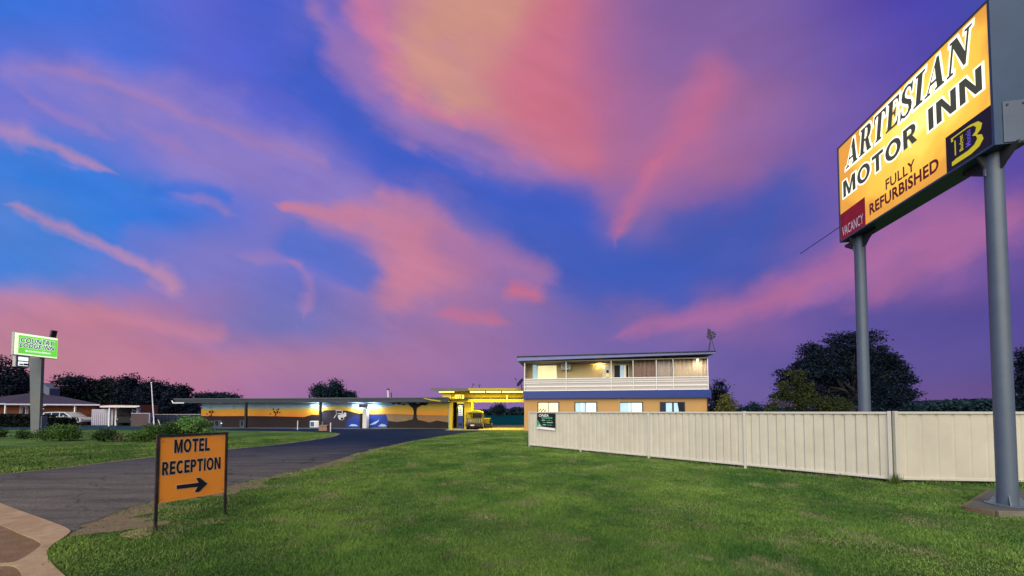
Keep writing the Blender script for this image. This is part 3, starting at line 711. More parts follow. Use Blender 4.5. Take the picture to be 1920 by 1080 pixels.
M['vacancy_red'] = glow('vacancy_red', (128, 4, 16), 0.75, base=(40, 0, 5), var=.35, scale=3)
M['vacancy_letter'] = glow('vacancy_letter', (150, 150, 165), 0.7)
M['logo_black'] = glow('logo_black', (16, 10, 24), 0.6, base=(5, 5, 8))
M['logo_yellow'] = glow('logo_yellow', (205, 190, 20), 0.85, base=(60, 50, 5))
M['logo_violet'] = glow('logo_violet', (95, 80, 190), 0.85, base=(20, 20, 60))
def pylon_sign():
    Lb = Vector((7.73, 8.42, 0)); Rb = Vector((7.21, 5.28, 0)); z0, z1 = 5.475, 7.745
    ex = (Rb-Lb); W = ex.length; ex.normalize(); n = Vector((ex.y, -ex.x, 0))       # n looks to the road
    if n.x > 0: n = -n
    ez = Vector((0, 0, 1)); TK = 0.42; bk = -n
    ang = math.atan2(-ex.y, -ex.x)
    t = thing('motel_sign', 'tall twin-post motel sign with glowing yellow face reading ARTESIAN MOTOR INN', 'sign', (Lb+Rb)/2+bk*.21)
    Hh = z1-z0
    O = Lb+ez*z0
    def sp(x, z, o=0.0): return O+ex*x+ez*z+n*o
    # sheet metal case, open to the face
    mb = MB(); fr = .035
    mb.obox(sp(0, 0, -TK), ex*W, ez*Hh, n*(TK-.03))
    mb.obox(sp(0, 0, -.03), ex*W, ez*fr, n*.045); mb.obox(sp(0, Hh-fr, -.03), ex*W, ez*fr, n*.045)
    mb.obox(sp(0, fr, -.03), ex*fr, ez*(Hh-2*fr), n*.045); mb.obox(sp(W-fr, fr, -.03), ex*fr, ez*(Hh-2*fr), n*.045)
    mb.build('sign_case', M['sign_case'], t)
    # access panel with bolts on the near end
    mb = MB(); mb.obox(sp(W+.001, .015, -TK+.03), n*.30, ez*.62, ex*.012); pn = mb.build('access_panel', M['steel_grey'], t, bevel=.003)
    for q in (.05, .25):
        b = MB(); b.tube([sp(W+.013, .58, -TK+.03+q), sp(W+.022, .58, -TK+.03+q)], .016, 8); b.build('bolt', M['dark_frame'], pn)
    def pos(px, py):
        p = onp(px, py, O, n)-O
        return p.dot(ex), p.z
    global SIGNPOS; SIGNPOS = pos
    mb = MB(); mb.obox(sp(fr, fr, -.028), ex*(W-2*fr), ez*(Hh-2*fr), n*.03); face = mb.build('sign_face', M['sign_yellow'], t)
    def bx(a, b, c=None, d=None): return None
    # word lines: where their corners stand on the face
    x0 = pos(1586, 316)[0]; x1 = pos(1824, 48)[0]; y0 = (pos(1587, 315)[1]+pos(1800, 135)[1])/2; y1 = (pos(1601, 252)[1]+pos(1824, 48)[1])/2
    box = (x0, x1, y0, y1)
    ref = serif_word('ARTESIAN')
    o = put_letters('lettering_outline', '', O, ex, ez, n, box, M['letter_glow'], t, .004, glyphs=serif_word('ARTESIAN', .085), ref=ref[0])
    put_letters('lettering', '', O, ex, ez, n, box, M['letter_dark'], t, .007, glyphs=ref, ref=ref[0])
    ym0 = (pos(1582, 371)[1]+pos(1843, 168)[1])/2; ym1 = (pos(1583, 338)[1]+pos(1842, 122)[1])/2
    for body, a, b in (('MOTOR', pos(1582, 371)[0], pos(1720, 240)[0]), ('INN', pos(1742, 240)[0], pos(1843, 168)[0])):
        box = (a, b, ym0, ym1)
        rf = sans_word(body)
        put_letters('lettering_outline', body, O, ex, ez, n, box, M['letter_glow'], t, .004, glyphs=sans_word(body, .085), ref=rf[0])
        put_letters('lettering', body, O, ex, ez, n, box, M['letter_dark'], t, .007, glyphs=rf, ref=rf[0])
    put_letters('lettering', 'FULLY', O, ex, ez, n, (pos(1661, 350)[0], pos(1716, 310)[0], pos(1661, 357)[1], pos(1660, 338)[1]), M['letter_maroon'], t, .004, bold=.02, spacing=1.05)
    put_letters('lettering', 'REFURBISHED', O, ex, ez, n, (pos(1631, 404)[0], pos(1761, 320)[0], pos(1631, 404)[1], pos(1632, 382)[1]), M['letter_maroon'], t, .004, bold=.032, spacing=1.05)
    # vacancy panel
    va, vb = pos(1577.5, 430)[0], pos(1622.5, 395)[0]; vz = pos(1622.5, 369)[1]
    mb = MB(); mb.obox(sp(fr, fr, .002), ex*(vb-fr), ez*(vz-fr), n*.006); v = mb.build('vacancy_panel', M['vacancy_red'], t)
    put_letters('lettering', 'VACANCY', O, ex, ez, n, (fr+.05, vb-.05, fr+.07, fr+.07+(vz-fr)*.36), M['vacancy_letter'], v, .010, bold=.0)
    # emblem panel
    la = pos(1775, 290)[0]; lz = pos(1862, 194)[1]; lw = W-fr-la; lh = lz-fr
    mb = MB(); mb.obox(sp(la, fr, .002), ex*lw, ez*lh, n*.006); lp = mb.build('emblem_panel', M['logo_black'], t)
    Bo = [(0, 0), (.56, 0), (.80, .08), (.92, .25), (.88, .42), (.74, .52), (.86, .62), (.90, .78), (.80, .93), (.58, 1), (0, 1), (0, .86), (.10, .84), (.10, .16), (0, .14)]
    def em(name, pts, sx, sy, dx, dy, m, off, th=.003):
        q = MB(); q.prism([sp(la+lw*.12+(p[0]*sx+dx)*lw*.80, fr+lh*.10+(p[1]*sy+dy)*lh*.80, off) for p in pts], n*th); return q.build(name, m, lp)
    em('emblem', Bo, .94, .96, .02, .0, M['logo_yellow'], .009)
    em('emblem', [(p[0]*.88, p[1]) for p in Bo], .80, .74, .085, .17, M['logo_black'], .0125)
    # small upright lettering inside the emblem, read bottom to top
    for body, cx0, mm in (('Budget', .26, M['logo_yellow']), ('Motels', .44, M['logo_violet'])):
        bo = sp(la+lw*.12+cx0*lw*.8+lw*.11, fr+lh*.34, 0)
        put_letters('emblem_lettering', body, bo, ez, -ex, n, (0, lh*.42, 0, lw*.11), mm, lp, .017, bold=.02)
    # posts, gussets, foot
    for k, s in enumerate((2.9, .25)):                  # distance from the near (right) end
        p = Rb+bk*.2-ex*s; p.z = 0
        mb = MB(); mb.tube([p+ez*(.10 if k else 0), p+ez*(z0-.004)], [.105, .098], 24); post = mb.build('post', M['steel_grey'], t, smooth=True)
        for sd, ext in ((1, .34), (-1, .34)):
            g = MB(); top = p+ez*(z0-.004)
            if sd == 1 and k: ext = .24
            a = top+ex*sd*.095; g.prism([a-n*.012, a+ex*sd*ext-n*.012, a+ex*sd*ext-ez*.05-n*.012, a-ez*.28-n*.012], n*.024); g.build('gusset', M['dark_frame'], post)
        for sd in (1, -1):
            g = MB(); a = top+n*sd*.095; ee = .10
            g.prism([a-ex*.012, a+n*sd*ee-ex*.012, a+n*sd*ee-ez*.05-ex*.012, a-ez*.28-ex*.012], ex*.024); g.build('gusset', M['dark_frame'], post)
        c = MB(); c.obox(p+n*.108+ez*(z0-.33)-ex*.012, ex*.024, n*.02, ez*.32); c.build('conduit', M['steel_grey'], post)
        if k:
            for aa in (-2.35, -.8, .8, 2.4):
                d = Vector((math.cos(aa), math.sin(aa), 0)); e = Vector((-d.y, d.x, 0)); f = p+ez*.112
                g = MB(); g.prism([f+d*.09-e*.006, f+d*.19-e*.006, f+d*.09+ez*.17-e*.006], e*.012); g.build('foot_gusset', M['steel_grey'], post)
            g = MB(); g.tube([p+ez*.102, p+ez*.114], .22, 20); g.build('base_plate', M['steel_grey'], post)
    w = MB(); a = sp(-.004, .45, -.1); w.tube([a, U(1500, 476, 9.6)], .009, 5); w.build('stay_wire', M['black'], t)
    # its own light thrown on the yard
    for sx in (.8, 2.3):
        ld = bpy.data.lights.new('sign_light', 'AREA'); ld.shape = 'RECTANGLE'; ld.size = 1.3; ld.size_y = 1.8; ld.energy = 9; ld.color = (1, .78, .38)
        lo = bpy.data.objects.new('sign_light', ld); COL.objects.link(lo); p = sp(sx, Hh/2, .06)
        lo.rotation_euler = n.to_track_quat('-Z', 'Z').to_euler(); lo.location = world_of(t).inverted() @ p; lo.parent = t
    return t
mk('sign_case', (0.026, 0.056, 0.118), 0.5, 0.1, 3, spec=0.5)
pylon_sign()
# footing of the near post
pl = thing('concrete_plinth', 'low concrete plinth edged in timber under the near sign post', 'plinth', (7.9, 5.6, 0))
pp = [G(1812, 947, .1), G(1866, 956, .1), G(1990, 958, .1), G(1990, 917, .1), G(1860, 917, .1)]
mb = MB(); mb.prism([Vector((p.x, p.y, -.02)) for p in pp], (0, 0, .118)); mb.build('slab', M['plinth_concrete'], pl, bevel=.006)
for a, b, m in ((pp[0], pp[1], M['timber_edge']), (pp[1], pp[2], M['plinth_edge']), (pp[4], pp[0], M['timber_edge'])):
    d = (b-a); n = Vector((d.y, -d.x, 0)).normalized(); mb = MB(); mb.obox(Vector((a.x, a.y, -.01))+n*.003, Vector((d.x, d.y, 0)), n*.04, Vector((0, 0, .10))); mb.build('edging', m, pl, bevel=.004)

# ------------------------------------------------------------------ reception sign
def reception_sign():
    A = G(291, 996); B = G(421, 968); ex = (B-A); W = ex.length; ex.normalize(); n = Vector((ex.y, -ex.x, 0))
    if n.y > 0: n = -n
    ez = Vector((0, 0, 1)); H = onp(297, 815, A, n).z
    t = thing('reception_sign', 'small orange board reading MOTEL RECEPTION on two rusty black legs', 'sign', (A+B)/2)
    hb = onp(295, 944, A, n).z
    for p in (A, B):
        mb = MB(); mb.obox(p-ex*.016-n*.016, ex*.032, n*.032, ez*H); mb.build('leg', M['black_steel'], t, bevel=.003)
    mb = MB(); mb.obox(A+ex*.0165+ez*(H-.034)-n*.014, ex*(W-.033), n*.030, ez*.030); mb.build('top_rail', M['black_steel'], t)
    mb = MB(); mb.obox(A+ex*.0165+ez*hb-n*.004, ex*(W-.033), n*.010, ez*(H-.038-hb)); mb.build('board', M['board_orange'], t)
    O = A+ez*hb; HH = H-.038-hb
    def pos(px, py): q = onp(px, py, O, n)-O; return q.dot(ex), q.z
    for body, c in (('MOTEL', ((326, 850), (327, 824), (393, 820))), ('RECEPTION', ((303, 892), (304, 866), (413, 857)))):
        (ax, ay), (cx, cy), (dx, dy) = c
        box = (pos(ax, ay)[0], pos(dx, dy)[0], pos(ax, ay)[1], pos(cx, cy)[1])
        rf = sans_word(body)
        put_letters('lettering_outline', body, O, ex, ez, n, box, M['board_pale'], t, .0075, glyphs=sans_word(body, .045), ref=rf[0])
        put_letters('lettering', body, O, ex, ez, n, box, M['black'], t, .0095, glyphs=rf, ref=rf[0])
    for u in (.06, .94):
        for v in (.06, .94):
            q = O+ex*((W)*u)+ez*(HH*v); mb = MB(); mb.tube([q+n*.0062, q+n*.011], .008, 8); mb.build('screw', M['steel_pale2'], t)
    arrow = [pos(*q) for q in [(330.5, 910), (372, 905), (367, 896.5), (374, 895.5), (388, 906.5), (372, 922.5), (364.5, 922), (370, 912.5), (331, 917)]]
    def pr(pts, off, m, nm): mb = MB(); mb.prism([O+ex*x+ez*z+n*off for x, z in pts], n*.0015); mb.build(nm, m, t)
    pr(poly_offset(arrow, .006), .0063, M['board_pale'], 'arrow_outline'); pr(arrow, .0090, M['black'], 'arrow')
mk('board_orange', (0.97, 0.33, 0.035), 0.45, 0.06, 3, dirt=(0.80, 0.27, 0.035), dirt_scale=5, dirt_amt=.4)
mk('steel_pale2', (.30, .28, .27), .5, .2, 9)
mk('board_pale', (0.55, 0.42, 0.30), 0.6, 0.1, 6)
reception_sign()
cl = MB()
for k in range(9): a = RNG.uniform(0, 6.28); cl.ball(G(283+RNG.uniform(-9, 6), 995+RNG.uniform(-2, 3))+Vector((0, 0, .012)), (RNG.uniform(.015, .035), .02, .018), 7, 5)
tag(cl.build('soil_clod', M['dirt'], smooth=True), 'dark clods of dug soil beside the left leg of the orange board', 'soil')

# ------------------------------------------------------------------ fences
M['fence_gap'] = mat('fence_gap', (0.02, 0.02, 0.02), 0.9)
def sheet_profile(L_, pitch, depth, ribw):
    """ribbed steel sheet outline along its length"""
    pts = [(0, 0)]; x = pitch*.5
    while x+ribw < L_:
        pts += [(x-ribw*.75, 0), (x-ribw*.4, depth), (x+ribw*.4, depth), (x+ribw*.75, 0)]; x += pitch
    return pts+[(L_, 0)]
def fence(name, label, corners, top, mats, post_at_end, pitch, gap=.085, group=None):
    t = thing(name, label, 'fence', corners[0]); ez = Vector((0, 0, 1))
    for i in range(len(corners)-1):
        a, b = corners[i], corners[i+1]; ex = (b-a); W = ex.length; ex.normalize(); n = Vector((ex.y, -ex.x, 0))
        if n.y > 0: n = -n
        pr = sheet_profile(W-.06, pitch, -.020, .05)
        mb = MB(); vs = []; fs = []
        for x, d in pr: q = a+ex*(.03+x)+n*d; vs += [q+ez*(gap+.03), q+ez*(top-.045)]
        for k in range(len(pr)-1): fs.append((2*k, 2*k+2, 2*k+3, 2*k+1))
        mb.add(vs, fs); o = mb.build('panel', mats[0], t)
        sm = o.modifiers.new('thickness', 'SOLIDIFY'); sm.thickness = .002
        mb = MB(); mb.obox(a+ex*.03+n*-.034+ez*(top-.05), ex*(W-.06), n*.060, ez*.05); mb.build('top_rail', mats[1], t, bevel=.006)
        mb = MB(); mb.obox(a+ex*.03+n*-.034+ez*gap, ex*(W-.06), n*.060, ez*.05); mb.build('bottom_rail', mats[1], t, bevel=.006)
    for i, p in enumerate(corners):
        if i == len(corners)-1 and not post_at_end: continue
        e = (corners[min(i+1, len(corners)-1)]-corners[max(i-1, 0)]).normalized(); n = Vector((e.y, -e.x, 0))
        if n.y > 0: n = -n
        mb = MB(); mb.obox(p-e*.0295-n*.038, e*.059, n*.076, ez*(top+.012)); mb.build('post', mats[1], t, bevel=.006)
    return t
TOP = 1.5
A0 = G(993, 838.5); A1 = G(1671, 906.5)
cs = [A0.lerp(A1, k/4.0) for k in range(5)]
fence('sheet_fence', 'long cream ribbed steel fence running from the banner back to the sign corner', cs, TOP, (M['fence_cream'], M['fence_cream_light']), True, .18)
e = (A1-A0).normalized(); B0 = G(1682, 907); dirb = Vector((1.82, -.20, 0)).normalized()
fence('sheet_fence', 'short cream ribbed steel fence behind the near sign post', [B0, B0+dirb*2.5, B0+dirb*5.0, B0+dirb*7.5], TOP+.002, (M['fence_cream'], M['fence_cream_light']), True, .30)

# banner on the far end of the fence
def fence_banner():
    ex = (A1-A0).normalized(); n = Vector((ex.y, -ex.x, 0)); n = -n if n.y > 0 else n; ez = Vector((0, 0, 1))
    O = A0+n*.03
    def pos(px, py): q = onp(px, py, O, n)-O; return q.dot(ex), q.z
    x0, x1 = pos(1007, 800)[0], pos(1041.5, 800)[0]; z1 = pos(1010, 775)[1]; z0 = pos(1010, 804)[1]
    w, h = x1-x0, z1-z0; B = O+ex*x0+ez*z0
    t = thing('banner', 'small black and green advertising banner hung on the cream fence', 'banner', B)
    def pt(u, v, o=0): return B+ex*(u*w)+ez*(v*h)+n*(o+.012*math.sin(u*7)*(.3 if v > .5 else 1))
    mb = MB(); nu = 10
    vs = [pt(i/nu, v) for v in (0, .12, .5, 1) for i in range(nu+1)]
    mb.add(vs, [(r*(nu+1)+i, r*(nu+1)+i+1, (r+1)*(nu+1)+i+1, (r+1)*(nu+1)+i) for r in range(3) for i in range(nu)])
    o = mb.build('cloth', M['banner_black'], t); s = o.modifiers.new('thickness', 'SOLIDIFY'); s.thickness = .004
    def pl(nm, pts, m, off=.02): q = MB(); q.prism([B+ex*(u*w)+ez*(v*h)+n*off for u, v in pts], n*.001); q.build(nm, m, t)
    pl('white_band', [(0, .0), (1, -.06), (1, .08), (.3, .14), (0, .08)], M['white_paint'])
    pl('green_corner', [(0, .09), (.3, .15), (0, .68)], M['banner_green'])
    pl('white_corner', [(0, .09), (.28, .145), (.15, .33)], M['banner_pale'], .0225)
    pl('green_strip', [(.28, .66), (.86, .66), (.86, .76), (.28, .76)], M['banner_green'])
    put_letters('lettering', 'ONEA', B, ex, ez, n, (w*.12, w*.66, h*.78, h*.95), M['white_paint'], t, .022, bold=.02, shear=.2)
    for i, (a, b, v) in enumerate([(.28, .46, .54), (.54, .60, .53), (.66, .72, .53), (.78, .84, .53), (.56, .88, .40), (.34, .5, .40), (.34, .52, .25), (.58, .84, .24)]):
        pl('faint_line', [(a, v), (b, v), (b, v+.05), (a, v+.05)], M['banner_green'] if i % 2 else M['banner_pale'], .0225)
mk('banner_black', (0.008, 0.012, 0.01), 0.5, .1, 2); mk('banner_green', (0.05, 0.28, 0.14), 0.5, .1, 4); mk('banner_pale', (0.35, 0.5, 0.42), 0.5, .1, 4)
fence_banner()
tf = MB()
for k in range(160):
    p = A1+Vector((.03+RNG.normal(0, .05), -.06+RNG.normal(0, .03), 0)); a = RNG.uniform(0, 6.28); hh = RNG.uniform(.05, .26)
    d = Vector((math.cos(a), math.sin(a), 0)); tp = p+d*RNG.uniform(0, .07)+Vector((0, 0, hh)); tf.add([p-d.orthogonal()*.006, p+d.orthogonal()*.006, tp], [(0, 1, 2)])
tag(tf.build('weed', M['blade']), 'tuft of green weeds at the foot of the corner fence posts', 'weed')

# ------------------------------------------------------------------ two-storey motel house
M['lit_cream'] = glow('lit_cream', (238, 222, 165), 0.85, var=.12, scale=1.5)
M['lit_white'] = glow('lit_white', (190, 208, 205), 0.8, var=.10, scale=2)
M['lit_blue'] = glow('lit_blue', (150, 178, 195), 0.8, var=.12, scale=2)
M['lamp_warm'] = glow('lamp_warm', (255, 200, 70), 6.0)
M['lamp_white'] = glow('lamp_white', (255, 244, 215), 4.0)
M['curtain_lit'] = glow('curtain_lit', (215, 205, 175), 0.55, var=.15, scale=3)
def lamp(parent, p, energy, color, size=.2, size_y=None, down=True, direction=None):
    ld = bpy.data.lights.new('lamp_light', 'AREA'); ld.energy = energy; ld.color = color; ld.size = size
    if size_y: ld.shape = 'RECTANGLE'; ld.size_y = size_y
    lo = bpy.data.objects.new('lamp_light', ld); COL.objects.link(lo)
    m = Matrix.Translation(p) @ (direction.to_track_quat('-Z', 'Y').to_matrix().to_4x4() if direction is not None else Matrix.Identity(4))
    lo.parent = parent; lo.matrix_basis = world_of(parent).inverted() @ m
    return lo
def house():
    A = Vector((.92, 28.4, 0)); ex = Vector((13.31, -2.25, 0)).normalized(); W = 13.5; n = Vector((ex.y, -ex.x, 0)); n = -n if n.y > 0 else n
    ez = Vector((0, 0, 1)); ins = -n; D = 8.0
    t = thing('motel_house', 'two storey tan motel house with white railed balcony and deep blue band', 'building', A)
    def q(x, d, z): return A+ex*x+ins*d+ez*z
    def bx(mb, x0, x1, d0, d1, z0, z1): return mb.obox(q(x0, d0, z0), ex*(x1-x0), ins*(d1-d0), ez*(z1-z0))
    def pos(px, py, d=0.0): p = onp(px, py, q(0, d, 0), n)-A; return p.dot(ex), p.z
    def part(nm, m, x0, x1, d0, d1, z0, z1, par=t, bevel=0): mb = MB(); bx(mb, x0, x1, d0, d1, z0, z1); return mb.build(nm, m, par, bevel=bevel)
    part('lower_wall', M['ochre_wall'], .0, W-.08, .25, D, -.05, 2.52)
    part('floor_band', M['blue_band'], -.02, W+.15, 0, D, 2.52, 3.10)
    RD = 1.45
    part('upper_wall', M['tan_wall'], .05, W-.15, RD, D, 3.10, 5.50)
    # roof slab with fascia and gutter, a little lower on the left
    mb = MB(); mb.prism([q(-.45, -.25, 5.44), q(W+.30, -.25, 5.64), q(W+.30, -.25, 5.74), q(-.45, -.25, 5.68)], ins*(D+.8)); rf = mb.build('roof', M['roof_metal'], t)
    mb = MB(); mb.prism([q(-.48, -.30, 5.46), q(W+.36, -.30, 5.66), q(W+.36, -.30, 5.84), q(-.48, -.30, 5.80)], ins*.045); mb.build('fascia', M['fascia'], rf)
    mb = MB(); mb.tube([q(-.5, -.33, 5.79), q(W+.38, -.33, 5.83)], .05, 8); mb.build('gutter', M['roof_dark'], rf)
    part('soffit', M['soffit'], .05, W, -.1, RD, 5.36, 5.43, rf)
    # balcony rail
    rl = part('balcony_rail', M['white_paint'], 0, W, .02, .08, 4.02, 4.08)
    part('lace_panel', M['lace_panel'], 0, W, .055, .065, 3.14, 4.02, rl)
    for z, th in ((3.11, .06), (3.40, .09), (3.70, .05), (3.85, .035)): part('mid_rail', M['white_paint'], 0, W, .02, .052, z, z+th, rl)
    for px in (984, 1061.5, 1146, 1187, 1230.5, 1262, 1327): 
        x = min(max(pos(px, 700)[0], .04), W-.06); part('balcony_post', M['white_paint'], x-.024, x+.024, -.035, .015, 3.104, 5.40)
    part('end_wall', M['tan_wall'], -.0, .04, .15, RD, 3.10, 5.36)
    # big curtained window of the upper floor
    def win(px0, px1, py0, py1, d, fm, pane_m, nm='window', par=t, z_over=None, panes=2, fw=.075):
        x0, za = pos(px0, py0, d); x1, _ = pos(px1, py0, d); zb = z_over if z_over is not None else pos(px0, py1, d)[1]
        z0, z1 = min(za, zb), max(za, zb)
        mb = MB(); bx(mb, x0, x1, d-.05, d+.004, z0, z0+fw); bx(mb, x0, x1, d-.05, d+.004, z1-fw, z1)
        bx(mb, x0, x0+fw, d-.05, d+.004, z0+fw, z1-fw); bx(mb, x1-fw, x1, d-.05, d+.004, z0+fw, z1-fw)
        w = mb.build(nm, fm, par)
        pm = pane_m if isinstance(pane_m, (list, tuple)) else [pane_m]*panes
        xs = [x0+fw+(x1-x0-2*fw)*i/panes for i in range(panes+1)]
        for i in range(panes):
            mb = MB(); bx(mb, xs[i]+(.02 if i else 0), xs[i+1]-(.02 if i < panes-1 else 0), d-.025, d-.004, z0+fw, z1-fw); mb.build('pane', pm[i], w)
            if i: mb = MB(); bx(mb, xs[i]-.02, xs[i]+.02, d-.055, d-.003, z0+fw, z1-fw); mb.build('mullion', fm, w)
        return w, x0, x1, z0, z1
    part('window_reveal', M['lit_blue'], pos(999, 690, RD)[0], pos(1006.5, 690, RD)[0], RD-.03, RD-.006, 3.2, pos(1003, 684.5, RD)[1])
    w, x0, x1, z0, z1 = win(1006.5, 1045, 684.5, 712, RD, M['white_paint'], M['lit_cream'], z_over=3.3, panes=1)
    # split air conditioner in the wall
    a0, az1 = pos(1053, 683.5, RD); a1, az0 = pos(1070, 694, RD)
    ac = part('wall_air_conditioner', M['white_paint'], a0, a1, RD-.55, RD-.003, az0, az1, bevel=.02)
    g = MB()
    for k in range(7): zz = az0+.06+k*(az1-az0-.12)/7; bx(g, a0+.05, a1-.05, RD-.562, RD-.552, zz, zz+.022)
    g.build('grille', M['ac_grille'], ac)
    # wall lamp
    lx, lz = pos(1124, 680.5, RD)
    lm = part('wall_lamp', M['dark_frame'], lx-.05, lx+.05, RD-.06, RD-.003, lz-.08, lz+.08)
    for s in (-.09, .09):
        mb = MB(); mb.ball(q(lx+s, RD-.13, lz), (.055, .055, .07), 10, 6); mb.build('bulb', M['lamp_warm'], lm, smooth=True)
        mb = MB(); mb.tube([q(lx+s*.3, RD-.05, lz-.05), q(lx+s, RD-.13, lz-.10)], .012, 6); mb.build('arm', M['dark_frame'], lm)
    lamp(lm, q(lx, RD-.3, lz), 30, (1, .72, .3), .25, direction=ins*.6+Vector((0, 0, -.2)))
    # door with its lit side panes
    dx0, dz1 = pos(1130, 684, RD); dx1 = pos(1148, 684, RD)[0]
    mb = MB(); bx(mb, dx0, dx1, RD-.05, RD-.003, 3.12, dz1); sd = mb.build('side_window', M['white_paint'], t)
    mx = (dx0+dx1)/2
    for k, c in enumerate((M['black'], M['lamp_amber'], M['black'], M['lamp_amber'], M['black'])):
        mb = MB(); bx(mb, mx-.09, mx+.09, RD-.062, RD-.052, 3.45+k*.28, 3.45+k*.28+.24); mb.build('stained_pane', c, sd)
    ex0 = pos(1150, 684, RD)[0]; ex1 = pos(1179, 684, RD)[0]
    mb = MB(); bx(mb, ex0, ex1, RD-.04, RD-.003, 3.12, dz1); dr = mb.build('glass_door', M['white_paint'], t)
    wdt = ex1-ex0
    for a, b, m in ((.05, .42, M['black']), (.45, .62, M['lit_blue']), (.66, .80, M['curtain_lit']), (.83, .95, M['black'])):
        mb = MB(); bx(mb, ex0+a*wdt, ex0+b*wdt, RD-.056, RD-.042, 3.2, dz1-.08); mb.build('pane', m, dr)
    mb = MB(); bx(mb, ex0+.42*wdt, ex0+.44*wdt, RD-.075, RD-.057, 3.95, 4.15); mb.build('handle', M['chrome'], dr)
    # drapes hung behind the posts at the right
    def drape(px0, px1, m, d, label=None):
        x0 = pos(px0, 690, d)[0]; x1 = pos(px1, 690, d)[0]; mb = MB(); vs = []; fs = []; k = int((x1-x0)/.035); rg = random.Random(int(px0)); ph = 0
        for i in range(k+1):
            ph += rg.uniform(.35, 1.1); dd = d+.055*math.sin(ph)+.02*math.sin(ph*2.3); x = x0+(x1-x0)*i/k; vs += [q(x, dd, 3.15), q(x, dd, 5.35)]
        for i in range(k): fs.append((2*i, 2*i+2, 2*i+3, 2*i+1))
        mb.add(vs, fs); o = mb.build('drape', m, t, smooth=True); s = o.modifiers.new('thickness', 'SOLIDIFY'); s.thickness = .01
        if label: o['label'] = label
        return o
    drape(1188.5, 1230, M['brown_curtain'], .30, 'brown drape'); drape(1232, 1260, M['grey_curtain'], .30, 'grey drape'); drape(1263, 1325, M['sand_curtain'], .30, 'sand drape')
    hx, hz = pos(1305, 668, .5)
    mb = MB(); mb.tube([q(hx, .16, 5.27), q(hx, .16, 5.355)], [.09, .05], 12); dl = mb.build('downlight', M['lamp_white'], t)
    lamp(dl, q(hx, -.02, 5.2), 5, (1, .86, .62), .3, direction=Vector((0, 0, -1))+ins*.35)
    # windows of the lower floor stand half behind the fence
    lights = [(M['lit_cream'], M['curtain_lit']), (M['lit_blue'], M['lit_white']), (M['lit_blue'], M['lit_white']), (M['lit_blue'], M['glass_dark'])]
    for i, (a, b) in enumerate(((1008, 1048.5), (1077, 1119.5), (1160.5, 1205.5), (1237, 1284))):
        w, x0, x1, z0, z1 = win(a, b, 753.5, 790, .25, M['dark_frame'], lights[i], z_over=.95)
        if i == 3:
            mb = MB(); bx(mb, x0+.06, x0+.42, .20, .222, z0+.06, z1-.06); mb.build('curtain', M['dark_curtain'], w)
            mb = MB(); vs = [q(x0+(x1-x0)*.56, .222, z0+.06), q(x0+(x1-x0)*.80, .222, z0+.06), q(x0+(x1-x0)*.70, .222, z1-.06), q(x0+(x1-x0)*.56, .222, z1-.06)]
            mb.prism(vs, ins*.004); mb.build('curtain', M['lit_blue'], w)
        elif i == 0:
            mb = MB()
            for k in range(7): mb.ball(q(x0+.16+k*.075, .212, 1.62+.09*math.sin(k*2.1)), (.045, .008, .07), 7, 5)
            mb.build('pot_plant', M['leaf_dim'], w)
            mb = MB()
            for k in range(5): bx(mb, x0+(x1-x0)*.62+k*.11, x0+(x1-x0)*.62+k*.11+.03, .214, .222, z0+.06, z1-.06)
            mb.build('curtain', M['lit_white'], w)
        else:
            mb = MB(); bx(mb, x0+.3+.2*i, x0+.45+.2*i, .214, .222, z0+.06, z1-.06); mb.build('curtain', M['lit_white'], w)
    dp = MB(); dp.tube([q(7.25, .22, 2.5), q(7.25, .22, 0)], .03, 6); dp.build('downpipe', M['tan_wall'], t)
    dp = MB(); bx(dp, W-.07, W-.01, .22, .30, -.05, 2.515); dp.build('corner_trim', M['dark_frame'], t)
    return q, pos
mk('fascia', (0.16, 0.17, 0.40), 0.5, 0.08, 2); mk('soffit', (0.20, 0.17, 0.14), 0.8, 0.1, 2); mk('ac_grille', (0.04, 0.10, 0.24), 0.6, .1, 3)
mk('dark_curtain', (0.02, 0.025, 0.06), 0.9, .1, 4); mk('leaf_dim', (0.06, 0.06, 0.02), 0.9, .3, 8)
M['lamp_amber'] = glow('lamp_amber', (225, 190, 60), .9)
HQ, HPOS = house()
# small ornamental windmill on the right corner of the roof
def windmill():
    b = HQ(13.68, .0, 5.74)
    t = thing('windmill', 'small dark ornamental windmill on the right corner of the motel house roof', 'windmill', b)
    ez = Vector((0, 0, 1)); hub = b+ez*1.28+Vector((0, -.05, 0))
    for sx, sy in ((-.24, 0), (.26, -.1), (0, .28)):
        mb = MB(); mb.tube([b+Vector((sx, sy, 0)), b+ez*1.05+Vector((sx*.1, sy*.1, 0))], .018, 6); mb.build('leg', M['dark_blue_steel'], t)
    mb = MB(); mb.tube([b+ez*1.0, hub], .02, 6); mb.build('mast', M['dark_blue_steel'], t)
    mb = MB(); mb.tube([hub+Vector((-.04, 0, 0)), hub+Vector((.04, 0, 0))], .05, 8); h = mb.build('hub', M['dark_blue_steel'], t)
    for k in range(8):
        a = k*math.pi/4+.2; d = Vector((.75*math.cos(a), -.66*math.cos(a), math.sin(a))).normalized(); s = d.cross(Vector((.66, .75, 0))).normalized()
        mb = MB(); mb.prism([hub+d*.08-s*.02, hub+d*.30-s*.09, hub+d*.30+s*.09, hub+d*.08+s*.02], Vector((.006, .007, 0))); mb.build('blade', M['dark_blue_steel'], h)
    mb = MB(); mb.prism([hub+Vector((-.05, 0, 0)), hub+Vector((-.26, .05, .04)), hub+Vector((-.22, .05, .52)), hub+Vector((-.02, 0, .42))], Vector((.0, .008, 0))); mb.build('tail', M['dark_blue_steel'], t)
mk('dark_blue_steel', (0.007, 0.009, 0.035), .5, .1, 3)
windmill()

